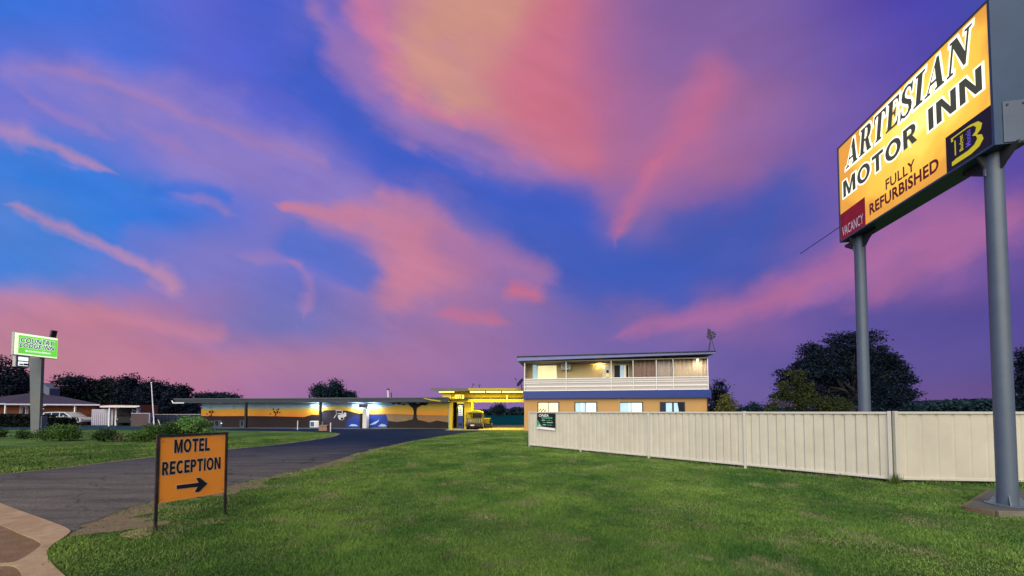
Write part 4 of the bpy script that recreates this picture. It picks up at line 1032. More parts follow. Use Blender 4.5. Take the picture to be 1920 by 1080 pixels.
# ------------------------------------------------------------------ reception building and drive-through roof
M['tube_yellow'] = glow('tube_yellow', (255, 222, 95), 2.2)
M['tube_pale'] = glow('tube_pale', (255, 240, 170), 1.8)
M['tube_white'] = glow('tube_white', (225, 245, 255), 2.6)
YP = 31.0
def reception():
    def X(px, Y=YP): return U(px, 772, Y).x
    def Z(py, Y=YP): return U(960, py, Y).z
    t = thing('reception_building', 'flat roofed motel reception with yellow lit drive-through', 'building', (X(860), YP, 0))
    xl, xm, xr = X(842), X(883), X(981.5)
    def part(nm, m, x0, x1, y0, y1, z0, z1, par=t, bevel=0): mb = MB(); mb.box((x0, y0, z0), (x1, y1, z1)); return mb.build(nm, m, par, bevel=bevel)
    # pillar, beam, raised ceiling, back walls
    part('pillar', M['yellow_wall'], xl, X(847.5), YP, YP+.6, -.05, Z(754))
    part('beam', M['yellow_wall'], xl, xr, YP-.02, YP+.4, Z(754), Z(748.5))
    part('ledge', M['roof_dark'], X(838), X(878), YP-.25, YP-.024, Z(749.5), Z(747.8))
    part('clerestory_wall', M['yellow_wall'], X(845), xr, YP+.6, YP+.75, Z(748.5), Z(731.5))
    rf = part('roof', M['roof_edge'], X(815), xr, YP-1.1, YP+7, Z(731.5), Z(729.5))
    mb = MB(); mb.prism([Vector((X(813), YP-1.14, Z(729.3))), Vector((X(813), YP-1.14, Z(733))), Vector((X(822), YP-1.14, Z(735.5))), Vector((X(880), YP-1.14, Z(734.5))), Vector((X(880), YP-1.14, Z(729.3)))], (0, .035, 0)); mb.build('fascia', M['roof_edge'], rf)
    part('fascia', M['yellow_wall'], X(880.5), xr, YP-1.14, YP-1.105, Z(733.5), Z(729.3), rf)
    # upper left wing of the roof
    part('side_wall', M['grey_wall'], X(827), X(845), YP+.3, YP+4, Z(748), Z(731.6))
    # interior beyond the pillar
    part('back_wall', M['ochre_inner'], X(847.5), X(883), YP+2.6, YP+2.75, -.05, Z(754))
    part('partition', M['yellow_wall'], X(869.5), X(883), YP+.3, YP+2.6, -.05, Z(754))
    # ceiling strips, each a lamp
    for a, b, py in ((826, 853, 735), (883, 910, 734.5), (913, 939.5, 734.5), (942, 980, 734.5)):
        f = part('ceiling_light', M['tube_yellow'] if a < 880 else M['tube_pale'], X(a), X(b), YP-.75, YP-.35, Z(736.6), Z(734.2))
        lamp(f, Vector(((X(a)+X(b))/2, YP-.5, Z(737.5))), 58, (1, .78, .04), X(b)-X(a), .4)
    f = part('signboard', M['tube_pale2'], X(853), X(869.5), YP+.05, YP+.12, Z(747.5), Z(740))
    mb = MB()
    for k in range(7): mb.box((X(840)+k*.18, YP+.0, Z(747.5)), (X(840)+k*.18+.10, YP+.045, Z(746.5)+k*.045))
    mb.build('sign_ornament', M['yellow_wall'], f)
    part('hanger', M['tube_pale2'], X(949.5), X(951.5), YP+.3, YP+.36, Z(748.5), Z(741))
    # light under the beam falls on the drive
    for px in (895, 930, 962):
        s = part('soffit_lamp', M['tube_yellow'], X(px)-.5, X(px)+.5, YP+1.0, YP+1.25, Z(754)+.25, Z(754)+.29)
        lamp(s, Vector((X(px), YP+1.1, Z(754)+.2)), 120, (1, .80, .03), 1.0, .3)
    s = part('soffit_lamp', M['tube_yellow'], X(853), X(866), YP+1.2, YP+1.4, Z(754)-.06, Z(754)-.02)
    lamp(s, Vector((X(859), YP+1.3, Z(754)-.1)), 40, (1, .75, .12), .5, .3)
    part('porch_roof', M['roof_dark'], X(847.5), xr, YP+.42, YP+7, Z(754)+.30, Z(754)+.42)
    return X, Z, t
mk('roof_edge', (0.12, 0.11, 0.12), .6, .1, 2); mk('grey_wall', (0.30, 0.25, 0.26), .8, .1, 2); mk('ochre_inner', (0.40, 0.28, 0.06), .8, .1, 2)
M['tube_pale2'] = glow('tube_pale2', (255, 235, 120), .8)
RX, RZ, RT = reception()
kb = MB(); kb.box((RX(897, 29.2), 29.2, -.02), (RX(981, 29.2), 29.6, .10)); tag(kb.build('kerb', M['yellow_line'] if 'yellow_line' in M else mk('yellow_line', (.55, .42, .05), .7, .1, 3), bevel=.02), kind='structure')
# roof fittings of the reception
def whip(name, label, px, py0, py1, lean, Y=33.0, dish=False):
    a = U(px, py1, Y); b = U(px+lean, py0, Y); mb = MB(); mb.tube([a, b], .025, 6)
    mb.tube([b+Vector((-.10, 0, .02)), b+Vector((.14, 0, -.02))], .03, 6); return tag(mb.build(name, M['black']), label, 'antenna')
whip('antenna', 'thin forked antenna on the yellow reception roof', 883.5, 720, 730, 4)
whip('antenna', 'short upright antenna beside the forked one on the reception roof', 898.8, 722, 730, 0)
def dish():
    c = U(976.5, 718, 29.2); b = U(979, 731, 29.2)
    t = thing('satellite_dish', 'dark satellite dish tilted up beside the motel house balcony', 'dish', b)
    ax = Vector((-.75, -.35, .55)).normalized(); a = ax.orthogonal().normalized(); bb = ax.cross(a); mb = MB(); vs = [c]; fs = []
    for r in range(1, 5):
        for k in range(18):
            th = k*math.pi/9; rr = r*.10; vs.append(c+(a*math.cos(th)*1.0+bb*math.sin(th))*rr+ax*(rr*rr*.55))
    for k in range(18):
        fs.append((0, 1+k, 1+(k+1) % 18))
        for r in range(3): o = 1+r*18; fs.append((o+k, o+18+k, o+18+(k+1) % 18, o+(k+1) % 18))
    mb.add(vs, fs); d = mb.build('reflector', M['black'], t, smooth=True); s = d.modifiers.new('thickness', 'SOLIDIFY'); s.thickness = .012
    mb = MB(); mb.tube([c, b], .03, 8); mb.build('mount', M['black'], t)
    mb = MB(); f = c+ax*.55; mb.tube([c-bb*.36+ax*.06, f], .012, 6); arm = mb.build('feed_arm', M['black'], t)
    mb = MB(); mb.tube([f-ax*.06, f+ax*.06], .04, 8); mb.build('feed_horn', M['black'], arm)
dish()
# blue machine inside the porch
def machine():
    x0, x1 = RX(858.5, 32.4), RX(868.5, 32.4); y = 32.4
    t = thing('drinks_machine', 'blue and white upright drinks machine in the reception porch', 'vending machine', ((x0+x1)/2, y, 0))
    h = RZ(760, 32.4)
    mb = MB(); mb.box((x0, y, 0), (x1, y+.6, h)); mb.build('cabinet', M['machine_blue'], t, bevel=.02)
    mb = MB(); mb.box((x0+.06, y-.02, h*.55), (x1-.06, y-.003, h*.93)); mb.build('display', M['machine_lit'], t)
    mb = MB(); mb.box((x0+.08, y-.02, h*.12), (x1-.10, y-.003, h*.22)); mb.build('tray', M['black'], t)
    mb = MB()
    for k in range(4): mb.box((x0+.10, y-.032, h*.58+k*h*.085), (x1-.12, y-.022, h*.58+k*h*.085+.06))
    mb.build('bottles', M['machine_dark'], t)
mk('machine_blue', (.02, .05, .30), .4, .1, 3); M['machine_lit'] = glow('machine_lit', (190, 210, 235), .7); mk('machine_dark', (.05, .08, .3), .4, .2, 9)
machine()
# old utility truck parked tail to the road under the porch roof
def truck():
    Y = 30.2; c = RX(891, Y)
    t = thing('utility_truck', 'old ochre utility truck with slatted tray gate under the reception porch', 'truck', (c, Y, 0))
    x0, x1 = RX(873, Y), RX(904.5, Y); w = x1-x0
    def bx(nm, m, a, b, y0, y1, z0, z1, par=t, bevel=.02): mb = MB(); mb.box((a, Y+y0, z0), (b, Y+y1, z1)); return mb.build(nm, m, par, bevel=bevel)
    bx('chassis', M['black'], x0+.05, x1-.05, .1, 3.6, .32, .50)
    tr = bx('tray', M['truck_ochre'], x0, x1, .06, 1.9, .50, .64)
    for k in range(9): bx('tray_slat', M['truck_pale'], x0+.03+k*(w-.12)/8, x0+.09+k*(w-.12)/8, 0, .05, .62, .90, tr, 0)
    bx('tray_rail', M['truck_ochre'], x0, x1, -.005, .055, .90, .96, tr)
    for a in (x0, x1-.05): bx('tray_side', M['truck_ochre'], a, a+.05, .06, 1.9, .645, .96, tr)
    cb = MB(); cb.prism([Vector((x0+.04, Y+1.95, .6)), Vector((x1-.04, Y+1.95, .6)), Vector((x1-.14, Y+1.95, 1.42)), Vector((x0+.14, Y+1.95, 1.42))], (0, 1.3, 0)); cab = cb.build('cab', M['truck_ochre'], t, bevel=.05)
    bx('rear_window', M['glass_dark'], x0+.24, x1-.24, 1.93, 1.946, 1.0, 1.34, cab, 0)
    bx('bonnet', M['truck_ochre'], x0+.12, x1-.12, 3.26, 4.2, .55, 1.0)
    # load carried on the tray frame
    fr = MB()
    for a in (x0+.04, x1-.04): fr.tube([(a, Y+.12, .96), (a, Y+.12, 1.42)], .025, 6); fr.tube([(a, Y+1.8, .96), (a, Y+1.8, 1.42)], .025, 6)
    fr.tube([(x0+.04, Y+.12, 1.42), (x1-.04, Y+.12, 1.42)], .03, 6); fr.build('hoop_frame', M['truck_ochre'], t)
    cv = MB(); cv.prism([Vector((x0, Y+.1, 1.44)), Vector((x1, Y+.1, 1.44)), Vector((x1-.3, Y+.1, 1.60)), Vector((x0+.7, Y+.1, 1.66)), Vector((x0+.4, Y+.1, 1.55))], (0, 1.7, 0)); cv.build('canvas_top', M['yellow_wall'], t, bevel=.04)
    bx('bumper', M['black'], x0-.02, x1+.02, -.10, -.012, .30, .46)
    bx('number_plate', M['pale_paint'], c-.38, c-.06, -.112, -.102, .33, .43)
    for a in (x0+.10, x1-.22): bx('tail_light', M['tail_red'], a, a+.12, -.02, -.008, .50, .58, tr, 0)
    for a, s in ((x0+.02, 1), (x1-.02, -1)):
        for y in (.75, 3.3):
            mb = MB(); mb.tube([(a-s*.02, Y+y, .34), (a+s*.20, Y+y, .34)], .34, 20); wl = mb.build('wheel', M['rubber'], t)
            mb = MB(); mb.tube([(a-s*.035, Y+y, .34), (a-s*.018, Y+y, .34)], .19, 16); mb.build('rim', M['truck_pale'], wl)
mk('truck_pale', (.36, .33, .20), .6, .2, 4); mk('tail_red', (.3, .01, .01), .3, .1, 3)
truck()
# a trailer beyond it to the right
def trailer():
    Y = 33.2; x0, x1 = RX(905.5, Y), RX(919.5, Y)
    t = thing('box_trailer', 'small dark box trailer with pale wheel beside the ochre truck', 'trailer', ((x0+x1)/2, Y, 0))
    mb = MB(); mb.box((x0, Y, .38), (x1-.08, Y+2.2, .86)); mb.build('body', M['truck_ochre'], t, bevel=.02)
    mb = MB(); mb.box((x0-.02, Y-.02, .86), (x1-.06, Y+2.22, .91)); mb.build('rim_rail', M['truck_pale'], t)
    mb = MB(); mb.tube([(x1-.07, Y+.5, .30), (x1+.10, Y+.5, .30)], .30, 18); w = mb.build('wheel', M['rubber'], t)
    mb = MB(); mb.tube([(x1+.101, Y+.5, .30), (x1+.115, Y+.5, .30)], .17, 14); mb.build('rim', M['truck_pale'], w)
    mb = MB(); mb.tube([(x0-.05, Y+.5, .30), (x0+.06, Y+.5, .30)], .30, 18); mb.build('wheel', M['rubber'], t)
    mb = MB(); mb.box((x0-.1, Y+.15, .62), (x0-.005, Y+.85, .66)); mb.box((x1-.075, Y+.15, .62), (x1+.13, Y+.85, .66)); mb.build('mudguard', M['black'], t)
    mb = MB(); mb.tube([((x0+x1)/2, Y+2.2, .42), ((x0+x1)/2, Y+3.2, .42)], .04, 6); mb.build('drawbar', M['black'], t)
trailer()

# ------------------------------------------------------------------ long motel wing with its painted wall
for k, (nm, c) in enumerate([('mural_blue', (.36, .54, .70)), ('mural_maroon', (.013, .004, .007)), ('mural_plum', (.026, .018, .034)), ('mural_ocean', (.010, .03, .22)), ('mural_tan', (.24, .16, .085)), ('mural_rock', (.30, .15, .06)), ('mural_black', (.012, .008, .008)), ('mural_white', (.62, .62, .64)), ('mural_foam', (.30, .42, .66)), ('mural_red', (.35, .05, .015))]):
    mk(nm, c, .8, .18, 1.5)
def sunset_paint():
    m = bpy.data.materials.new('mural_sunset'); m.use_nodes = True; t = m.node_tree; b = t.nodes['Principled BSDF']; b.inputs['Roughness'].default_value = .8
    g = t.nodes.new('ShaderNodeNewGeometry'); s = t.nodes.new('ShaderNodeSeparateXYZ'); t.links.new(g.outputs['Position'], s.inputs[0])
    n = t.nodes.new('ShaderNodeTexNoise'); n.inputs['Scale'].default_value = .9; n.inputs['Detail'].default_value = 5; t.links.new(g.outputs['Position'], n.inputs[0])
    a = t.nodes.new('ShaderNodeMath'); a.operation = 'MULTIPLY_ADD'; t.links.new(n.outputs[0], a.inputs[0]); a.inputs[1].default_value = .35; t.links.new(s.outputs[2], a.inputs[2])
    mr = t.nodes.new('ShaderNodeMapRange'); t.links.new(a.outputs[0], mr.inputs[0]); mr.inputs[1].default_value = 1.15; mr.inputs[2].default_value = 2.1
    r = t.nodes.new('ShaderNodeValToRGB'); e = r.color_ramp.elements
    for i, (p, c) in enumerate([(0, (.66, .17, .015)), (.35, (.76, .29, .026)), (.7, (.76, .43, .045)), (1, (.78, .56, .10))]):
        q = e[i] if i < 2 else e.new(p)
        q.position = p; q.color = c+(1,)
    t.links.new(mr.outputs[0], r.inputs[0]); t.links.new(r.outputs[0], b.inputs['Base Color']); return m
M['mural_sunset'] = sunset_paint()
def wing():
    A = G(377, 801); B = G(842, 804); ex = (B-A); W = ex.length; ex.normalize(); n = Vector((ex.y, -ex.x, 0)); n = -n if n.y > 0 else n; ez = Vector((0, 0, 1)); ins = -n
    t = thing('motel_wing', 'long low motel wing with a sunset mural under its flat eaves', 'building', A)
    def q(x, d, z): return A+ex*x+ins*d+ez*z
    def pos(px, py, d=0.0): p = onp(px, py, q(0, d, 0), n)-A; return p.dot(ex), p.z
    def part(nm, m, x0, x1, d0, d1, z0, z1, par=t, bevel=0): mb = MB(); mb.obox(q(x0, d0, z0), ex*(x1-x0), ins*(d1-d0), ez*(z1-z0)); return mb.build(nm, m, par, bevel=bevel)
    zt = pos(500, 755)[1]; ztop = pos(500, 747.5, -1.6)[1]
    wall = part('wall', M['mural_maroon'], 0, W-.02, 0, 7, -.05, zt+.12)
    rf = part('roof', M['wing_fascia'], -1.1, W+.4, -1.6, 7.6, pos(500, 754.5, -1.6)[1], ztop)
    part('roof_edge', M['roof_metal_pale'], -1.15, W+.45, -1.66, -1.605, ztop-.03, ztop+.05, rf)
    part('eave_lining', M['eave_white'], -1.0, W+.3, -1.55, -.01, zt+.02, pos(500, 754.5, -1.6)[1]-.004, rf)
    mb = MB(); mb.tube([q(-1.5, -1.5, zt+.16), q(-1.2, -1.62, zt-.05), q(-.02, -1.62, zt-.05)], .05, 6); mb.build('gutter_end', M['white_paint'], rf)
    mural = part('mural', M['mural_blue'], .02, W-.02, -.012, -.003, .03, zt)
    def paint(nm, pts, m, lay): mb = MB(); mb.prism([q(0, 0, 0)+ex*x+ez*z+n*(.012+lay*.004) for x, z in [pos(*p) for p in pts]], n*.002); return mb.build(nm, m, mural)
    paint('painted_sunset', [(377.5, 803), (377.5, 767), (420, 766.5), (470, 765.8), (540, 766), (575, 765), (600, 764), (625, 761.5), (648, 762), (664, 765.5), (680, 768.5), (700, 767), (716, 764), (733, 762), (760, 758.5), (841, 757), (841, 803)], M['mural_sunset'], 1)
    paint('painted_ground', [(377.5, 803), (377.5, 780), (420, 780.2), (470, 780), (520, 780.5), (570, 782), (585, 777.5), (596, 778), (603, 774), (608, 769.5), (632, 769), (650, 770), (668, 774), (680, 776.5), (682, 803)], M['mural_maroon'], 2)
    paint('painted_hill', [(603, 802.5), (603, 774.5), (608, 770.2), (632, 769.7), (650, 770.7), (668, 774.7), (680, 777.2), (680, 802.5)], M['mural_plum'], 3)
    paint('painted_sea', [(648, 801.8), (652, 787), (660, 781), (674, 781.5), (675, 801.8)], M['mural_ocean'], 4)
    paint('painted_plain', [(683, 803), (683, 776.5), (724, 776), (760, 777), (800, 778.5), (841, 779), (841, 803.2)], M['mural_tan'], 2)
    paint('painted_sea', [(689, 801.8), (690, 777.5), (724, 777), (727, 786), (735, 801.8)], M['mural_ocean'], 3)
    paint('painted_earth', [(725, 802.5), (728, 789), (745, 791), (762, 789), (770, 787), (790, 788), (805, 792), (820, 788.5), (841, 792), (841, 802.8)], M['mural_black'], 4)
    paint('painted_rock', [(781, 784), (792, 780), (810, 781.5), (835, 782), (838, 788), (822, 787), (806, 791), (790, 787)], M['mural_rock'], 5)
    paint('painted_whale', [(691, 797), (700, 792.5), (708, 789), (711, 786), (710, 790), (704, 795), (696, 797)], M['mural_foam'], 5)
    paint('painted_wave', [(709, 799), (716, 794.5), (722, 796), (726, 799), (718, 800)], M['mural_foam'], 5)
    paint('painted_wave', [(654, 799), (660, 795), (668, 796), (672, 799)], M['mural_foam'], 6)
    # tree painted against the yellow
    paint('painted_tree', [(760, 800), (770, 791), (775, 784), (776, 772), (774, 765), (766, 759), (768, 756.5), (776, 759), (781, 757), (788, 757), (800, 756), (801, 758), (790, 760), (782, 765), (781, 773), (782, 784), (788, 792), (797, 800)], M['mural_black'], 6)
    rg = random.Random(4)
    for k in range(26):
        cx = rg.uniform(735, 802); cy = 755.2+rg.random()**2*5+ (abs(cx-768) < 12)*0; s = rg.uniform(1.5, 4.5)
        paint('painted_leaves', [(cx-s, cy), (cx-s*.3, cy-1.4), (cx+s, cy-.4), (cx+s*.5, cy+1.5), (cx-s*.5, cy+1.2)], M['mural_black'], 7+k*.3)
    for px, py, s in ((397, 774, 5.5), (517, 773, 5), (441, 764.5, 2.2)):
        for k in range(12 if s > 3 else 4):
            cx = px+rg.gauss(0, s*.75); cy = py-s*.3+rg.gauss(0, s*.55); r = rg.uniform(.8, 2.1)*min(1, s/4)
            paint('painted_shrub', [(cx-r, cy), (cx, cy-r), (cx+r, cy-.2), (cx+.3, cy+r)], M['mural_black'], 8+k*.3)
        if s > 3: paint('painted_trunk', [(px-.8, 781), (px-.6, py), (px+.6, py), (px+.8, 781)], M['mural_black'], 7)
    # white machine painted on the hill
    for k, pts in enumerate(([(630, 768.7), (640, 768.7), (640, 770.8), (630, 770.8)], [(630, 771), (631, 771), (632, 775), (630.5, 775)], [(633, 774.6), (643, 774.4), (643, 776), (633, 776)], [(641, 769), (643.2, 770), (643, 776), (641.4, 776)], [(626, 783), (631, 776), (632, 777), (627, 784.5)], [(634, 778), (649, 775), (650, 780), (645, 783), (646, 786), (642, 788), (637, 787), (634, 782)], [(645, 773.5), (650, 774), (649.5, 776), (645, 776)])):
        paint('painted_machine', pts, M['mural_white'], 5+k*.4)
    paint('painted_wheel', [(640, 783), (644, 783), (645, 786), (641, 787.5), (639, 785.5)], M['mural_black'], 9)
    # doors, columns, fittings
    for a, b, lx in ((402, 416, 417), (450, 461, 463)):
        x0 = pos(a, 790)[0]; x1 = pos(b, 790)[0]; d = part('door', M['door_blue'], x0, x1, -.03, -.014, .03, pos(a, 788)[1])
        part('door_pane', M['glass_dark'], x0+.12, x0+(x1-x0)*.55, -.04, -.031, .15, pos(a, 789)[1], d)
        mb = MB(); xx, zz = pos(lx, 793.5); mb.ball(q(xx, -.10, zz), .055, 8, 6); mb.build('marker_lamp', M['lamp_dot'], t)
    for px in (461, 600.5):
        x = pos(px, 780, -1.45)[0]; part('eave_post', M['black'], x-.09, x+.09, -1.52, -1.36, -.02, zt+.02)
    x = pos(603.3, 795, -1.3)[0]; part('downpipe', M['pale_paint'], x-.05, x+.05, -1.3, -1.2, -.02, pos(603, 790.5, -1.3)[1])
    x0 = pos(681, 780, -.6)[0]; x1 = pos(688.5, 780, -.6)[0]; c = part('pale_column', M['pale_paint'], x0, x1, -.7, -.3, .04, pos(681, 766.5, -.6)[1])
    part('column_side', M['mural_black'], x0-.30, x0-.12, -.6, -.1, 0, pos(681, 775, -.6)[1], c)
    part('column_cap', M['eave_grey'], x0-.35, x1+.05, -.75, -.25, pos(681, 764.5, -.6)[1], pos(681, 758, -.6)[1], c)
    for a, b in ((582.5, 598.5), (661, 675), (690, 703)):
        x0 = pos(a, 760, -.5)[0]; x1 = pos(b, 760, -.5)[0]; z0 = pos(a, 763.2, -.5)[1]
        f = part('eave_light', M['tube_white'], x0, x1, -.52, -.40, z0+.10, z0+.20)
        lamp(f, q((x0+x1)/2, -.50, z0+.06), 42, (.78, .92, 1.0), x1-x0, .15, direction=ez*-1+ins*.45)
        lamp(f, q((x0+x1)/2, -.45, z0+.22), 9, (.78, .92, 1.0), x1-x0, .15, direction=ez)
    # curved roof end against the reception
    mb = MB(); z = zt
    pts = [pos(795, 746.5, -1.0), pos(795, 748, -1.0), pos(806, 751, -1.0), pos(823, 753.2, -1.0), pos(842, 753.5, -1.0), pos(842, 747.5, -1.0), pos(823, 745.4, -1.0), pos(805, 744.6, -1.0)]
    return q, pos, t, (A, ex, n, W, ztop)
mk('roof_metal_pale', (.07, .085, .11), .5, .1, 2); mk('eave_white', (.55, .60, .66), .7, .06, 2); mk('eave_grey', (.16, .17, .22), .7, .1, 3); mk('door_blue', (.045, .06, .10), .6, .1, 3)
M['lamp_dot'] = glow('lamp_dot', (235, 235, 255), 1.2)
WQ, WPOS, WT, WP = wing()
# sweeping canopy where the wing meets the reception
mb = MB(); Yc = 30.4
prof = [(794, 747.2), (806, 750.6), (823, 753.0), (842, 753.6), (842, 751.6), (824, 750.8), (808, 748.6), (796, 746.4)]
mb.prism([U(*p, Yc) for p in prof], (0, 1.8, 0)); cn = mb.build('curved_canopy', M['yellow_wall'])
tag(cn, 'small curved canopy with yellow edge between mural wing and reception', 'canopy')
mb = MB(); mb.prism([U(*p, Yc+.3) for p in [(797, 746.0), (808, 748.3), (824, 750.5), (842, 751.3), (842, 747.5), (824, 745.6), (806, 744.8)]], (0, 1.4, 0)); mb.build('canopy_top', M['roof_dark'], cn)
# roof pipes of the wing
for px, y0, y1, w, lab in ((727.5, 731, 746, .10, 'tall dark flue pipe with pale side on the mural wing roof'), (733.5, 738.5, 745, .045, 'thin short vent beside the tall flue on the mural wing roof'), (580, 742, 746.5, .07, 'stubby dark vent near the left of the mural wing roof')):
    a = U(px+1.5, y1, 36); b = U(px, y0, 36); t = thing('roof_vent', lab, 'vent', a)
    mb = MB(); mb.tube([a-Vector((0, 0, .6)), b], w, 10); mb.build('pipe', M['pale_paint'] if w > .09 else M['black'], t, smooth=True)
    mb = MB(); mb.tube([b+Vector((0, 0, .002)), b+Vector((0, 0, .12))], [w*1.6, w*.9], 10); mb.build('cowl', M['black'], t)
# window air conditioner unit standing by the wall
def ground_ac():
    x0, z1 = WPOS(581, 789.3, -.7); x1, _ = WPOS(598, 789, -.7)
    A, ex, n, W, _ = WP; t = thing('air_conditioner', 'boxy white air conditioner unit at the foot of the mural wall', 'air conditioner', WQ(x0, -.7, 0))
    def part(nm, m, a, b, d0, d1, z0, zz, bevel=0): mb = MB(); mb.obox(WQ(a, d0, z0), ex*(b-a), -n*(d1-d0), Vector((0, 0, zz-z0))); return mb.build(nm, m, t, bevel=bevel)
    part('housing', M['white_paint'], x0, x1, -.7, -.3, .08, z1, .02)
    part('fan_grille', M['ac_grille'], x0+.06, x0+(x1-x0)*.48, -.712, -.702, .16, z1-.08)
    part('side_panel', M['pale_paint'], x0+(x1-x0)*.56, x1-.05, -.708, -.702, .14, z1-.06)
    for a in (x0+.05, x1-.13): part('foot', M['black'], a, a+.08, -.66, -.34, -.01, .078)
ground_ac()
pb = MB(); c = G(605, 808); pb.box((c.x-.32, c.y, -.02), (c.x+.32, c.y+.5, .40)); o = pb.build('brick_pillar', M['brick_pink'] if 'brick_pink' in M else mk('brick_pink', (.26, .15, .12), .9, .25, 7, .3), bevel=.015)
tag(o, 'low pinkish brick stub at the tip of the left lawn', 'pillar')
bt = MB(); bt.box((c.x-.36, c.y-.04, .402), (c.x+.36, c.y+.54, .45)); bt.build('cap', M['concrete'], o)
def bollard(px, py0, py1, lab, w=.035):
    p = G(px, py1); h = U(px, py0, p.y).z; t = thing('marker_post', lab, 'post', p, group=None)
    mb = MB(); mb.tube([p-Vector((0, 0, .02)), p+Vector((0, 0, h-.03))], w, 10); mb.build('shaft', M['white_paint'], t, smooth=True)
    mb = MB(); mb.tube([p+Vector((0, 0, h-.028)), p+Vector((0, 0, h))], [w*1.15, w*.7], 10); mb.build('cap', M['pale_paint'], t)
bollard(558, 788.5, 806, 'white marker post on the lawn edge left of the boxy air conditioner')
bollard(619.7, 792.5, 810, 'white marker post on the drive just right of the brick stub')
bollard(286, 789.5, 799, 'short white marker post at the foot of the leaning flagpole')
st = MB(); p = G(169, 861.5); st.tube([p-Vector((0, 0, .02)), p+Vector((0.005, 0, .10)), p+Vector((.01, 0, .13))], [.018, .018, .024], 6); tag(st.build('stake', M['black']), 'small black stake standing alone in the left lawn', 'stake')

# ------------------------------------------------------------------ neighbouring green sign
M['green_face'] = glow('green_face', (118, 225, 75), .95, base=(20, 80, 10), var=.12, scale=.8)
M['green_border'] = glow('green_border', (235, 250, 205), 1.0)
M['green_white'] = glow('green_white', (235, 245, 238), .95)
M['green_dark'] = glow('green_dark', (25, 40, 50), .5, base=(5, 5, 5))
def green_sign():
    base = G(67, 822); Y = base.y
    t = thing('roadside_sign', 'green and white glowing roadside sign on a tapering grey pylon', 'sign', base)
    # face plane, its left edge the nearer one
    p0 = U(25.5, 650, Y-1.0); p1 = U(108.5, 650, Y+.75); ex = Vector((p1.x-p0.x, p1.y-p0.y, 0)); W = ex.length; ex.normalize(); ez = Vector((0, 0, 1))
    n = Vector((ex.y, -ex.x, 0)); n = -n if n.y > 0 else n
    def pos(px, py): q = onp(px, py, p0, n); d = q-p0; return d.dot(ex), q.z
    O = Vector((p0.x, p0.y, 0)); zb = (pos(25.5, 665.5)[1]+pos(108, 673)[1])/2; zt = (pos(25.5, 622.5)[1]+pos(108, 633)[1])/2; H = zt-zb; TK = .16
    def sp(x, z, o=0): return O+ex*x+ez*(zb+z)+n*o
    mb = MB(); mb.obox(sp(0, 0, -TK), ex*W, ez*H, n*TK); mb.build('sign_case', M['steel_pale'], t, bevel=.02)
    mb = MB(); mb.obox(sp(.03, .03, .002), ex*(W-.06), ez*(H-.06), n*.02); mb.build('face_border', M['green_border'], t)
    mb = MB(); mb.obox(sp(W*.09, .10, .023), ex*(W*.885), ez*(H-.24), n*.01); f = mb.build('face', M['green_face'], t)
    for body, a, b, c, d, sh in (('COUNTRY', .13, .90, .58, .80, .25), ('LODGE INN', .11, .91, .36, .57, .25)):
        box = (W*a, W*b, H*c, H*d)
        put_letters('lettering_outline', body, O+ez*zb, ex, ez, n, box, M['green_white'], t, .036, bold=.075, ref_bold=.02, shear=sh)
        put_letters('lettering', body, O+ez*zb, ex, ez, n, box, M['green_dark'], t, .040, bold=.02, shear=sh)
    put_letters('lettering', 'accommodation', O+ez*zb, ex, ez, n, (W*.24, W*.82, H*.18, H*.29), M['green_white'], t, .036, bold=.02)
    # tapering pylon, wide at the top
    th = .14; pts = []
    q = base+Vector((0, .1, 0))
    xa, xb = U(57, 822, q.y).x, U(72.5, 822, q.y).x; xc, xd = U(55, 670, q.y).x, U(78, 670, q.y).x
    mb = MB(); mb.prism([Vector((xa, q.y, -.05)), Vector((xb, q.y, -.05)), Vector((xd, q.y, zb-.004)), Vector((xc, q.y, zb-.004))], (0, th, 0)); mb.build('pylon', M['pylon_grey'], t, bevel=.02)
    mb = MB(); mb.box((xb-.01, q.y+.05, .55), (xb+.07, q.y+.3, 1.25)); mb.box((xb+.03, q.y+.1, .18), (xb+.20, q.y+.25, .26)); mb.build('meter_box', M['steel_grey'], t)
    # two small lit slats hung under the left end
    x0, x1 = pos(29, 680)[0], pos(55, 680)[0]; z1, z0 = zb-.004, pos(29, 687)[1]
    mb = MB(); mb.obox(O+ex*x0+ez*z0-n*.2, ex*(x1-x0), ez*(z1-z0), n*.2); sb = mb.build('hanging_case', M['steel_pale'], t, bevel=.01)
    hh = z1-z0
    mb = MB(); mb.obox(O+ex*(x0+.05)+ez*(z0+.03)+n*.002, ex*(x1-x0-.06), ez*(hh-.06), n*.006); mb.build('black_backing', M['black'], sb)
    for a, b in ((.10, .46), (.54, .88)):
        mb = MB(); mb.obox(O+ex*(x0+.09)+ez*(z0+hh*a)+n*.010, ex*(x1-x0-.14), ez*(hh*(b-a)), n*.006); s = mb.build('lit_slat', M['green_white'], sb)
        if a < .2:
            mb = MB()
            for k, (u, v) in enumerate(((.12, .06), (.24, .05), (.36, .06), (.55, .14), (.74, .10), (.88, .08))): mb.obox(O+ex*(x0+.09+(x1-x0-.14)*u)+ez*(z0+hh*(a+.06))+n*.0165, ex*v, ez*hh*.12*(1 if u < .5 else 1.4), n*.001)
            mb.build('worn_lettering', M['green_dark'], s)
    # floodlight head on top
    x = pos(101, 632)[0]; b = sp(x, H, -.13)
    mb = MB(); mb.obox(b-ex*.13+Vector((0, 0, .002)), ex*.24+ez*.0, n*.12, ez*.42+ex*.06); mb.build('light_head', M['black'], t, bevel=.02)
    return t
mk('steel_pale', (.42, .40, .44), .5, .08, 2); mk('pylon_grey', (.11, .125, .14), .6, .12, 2, dirt=(.16, .145, .11), dirt_scale=.8, dirt_amt=.5)
green_sign()

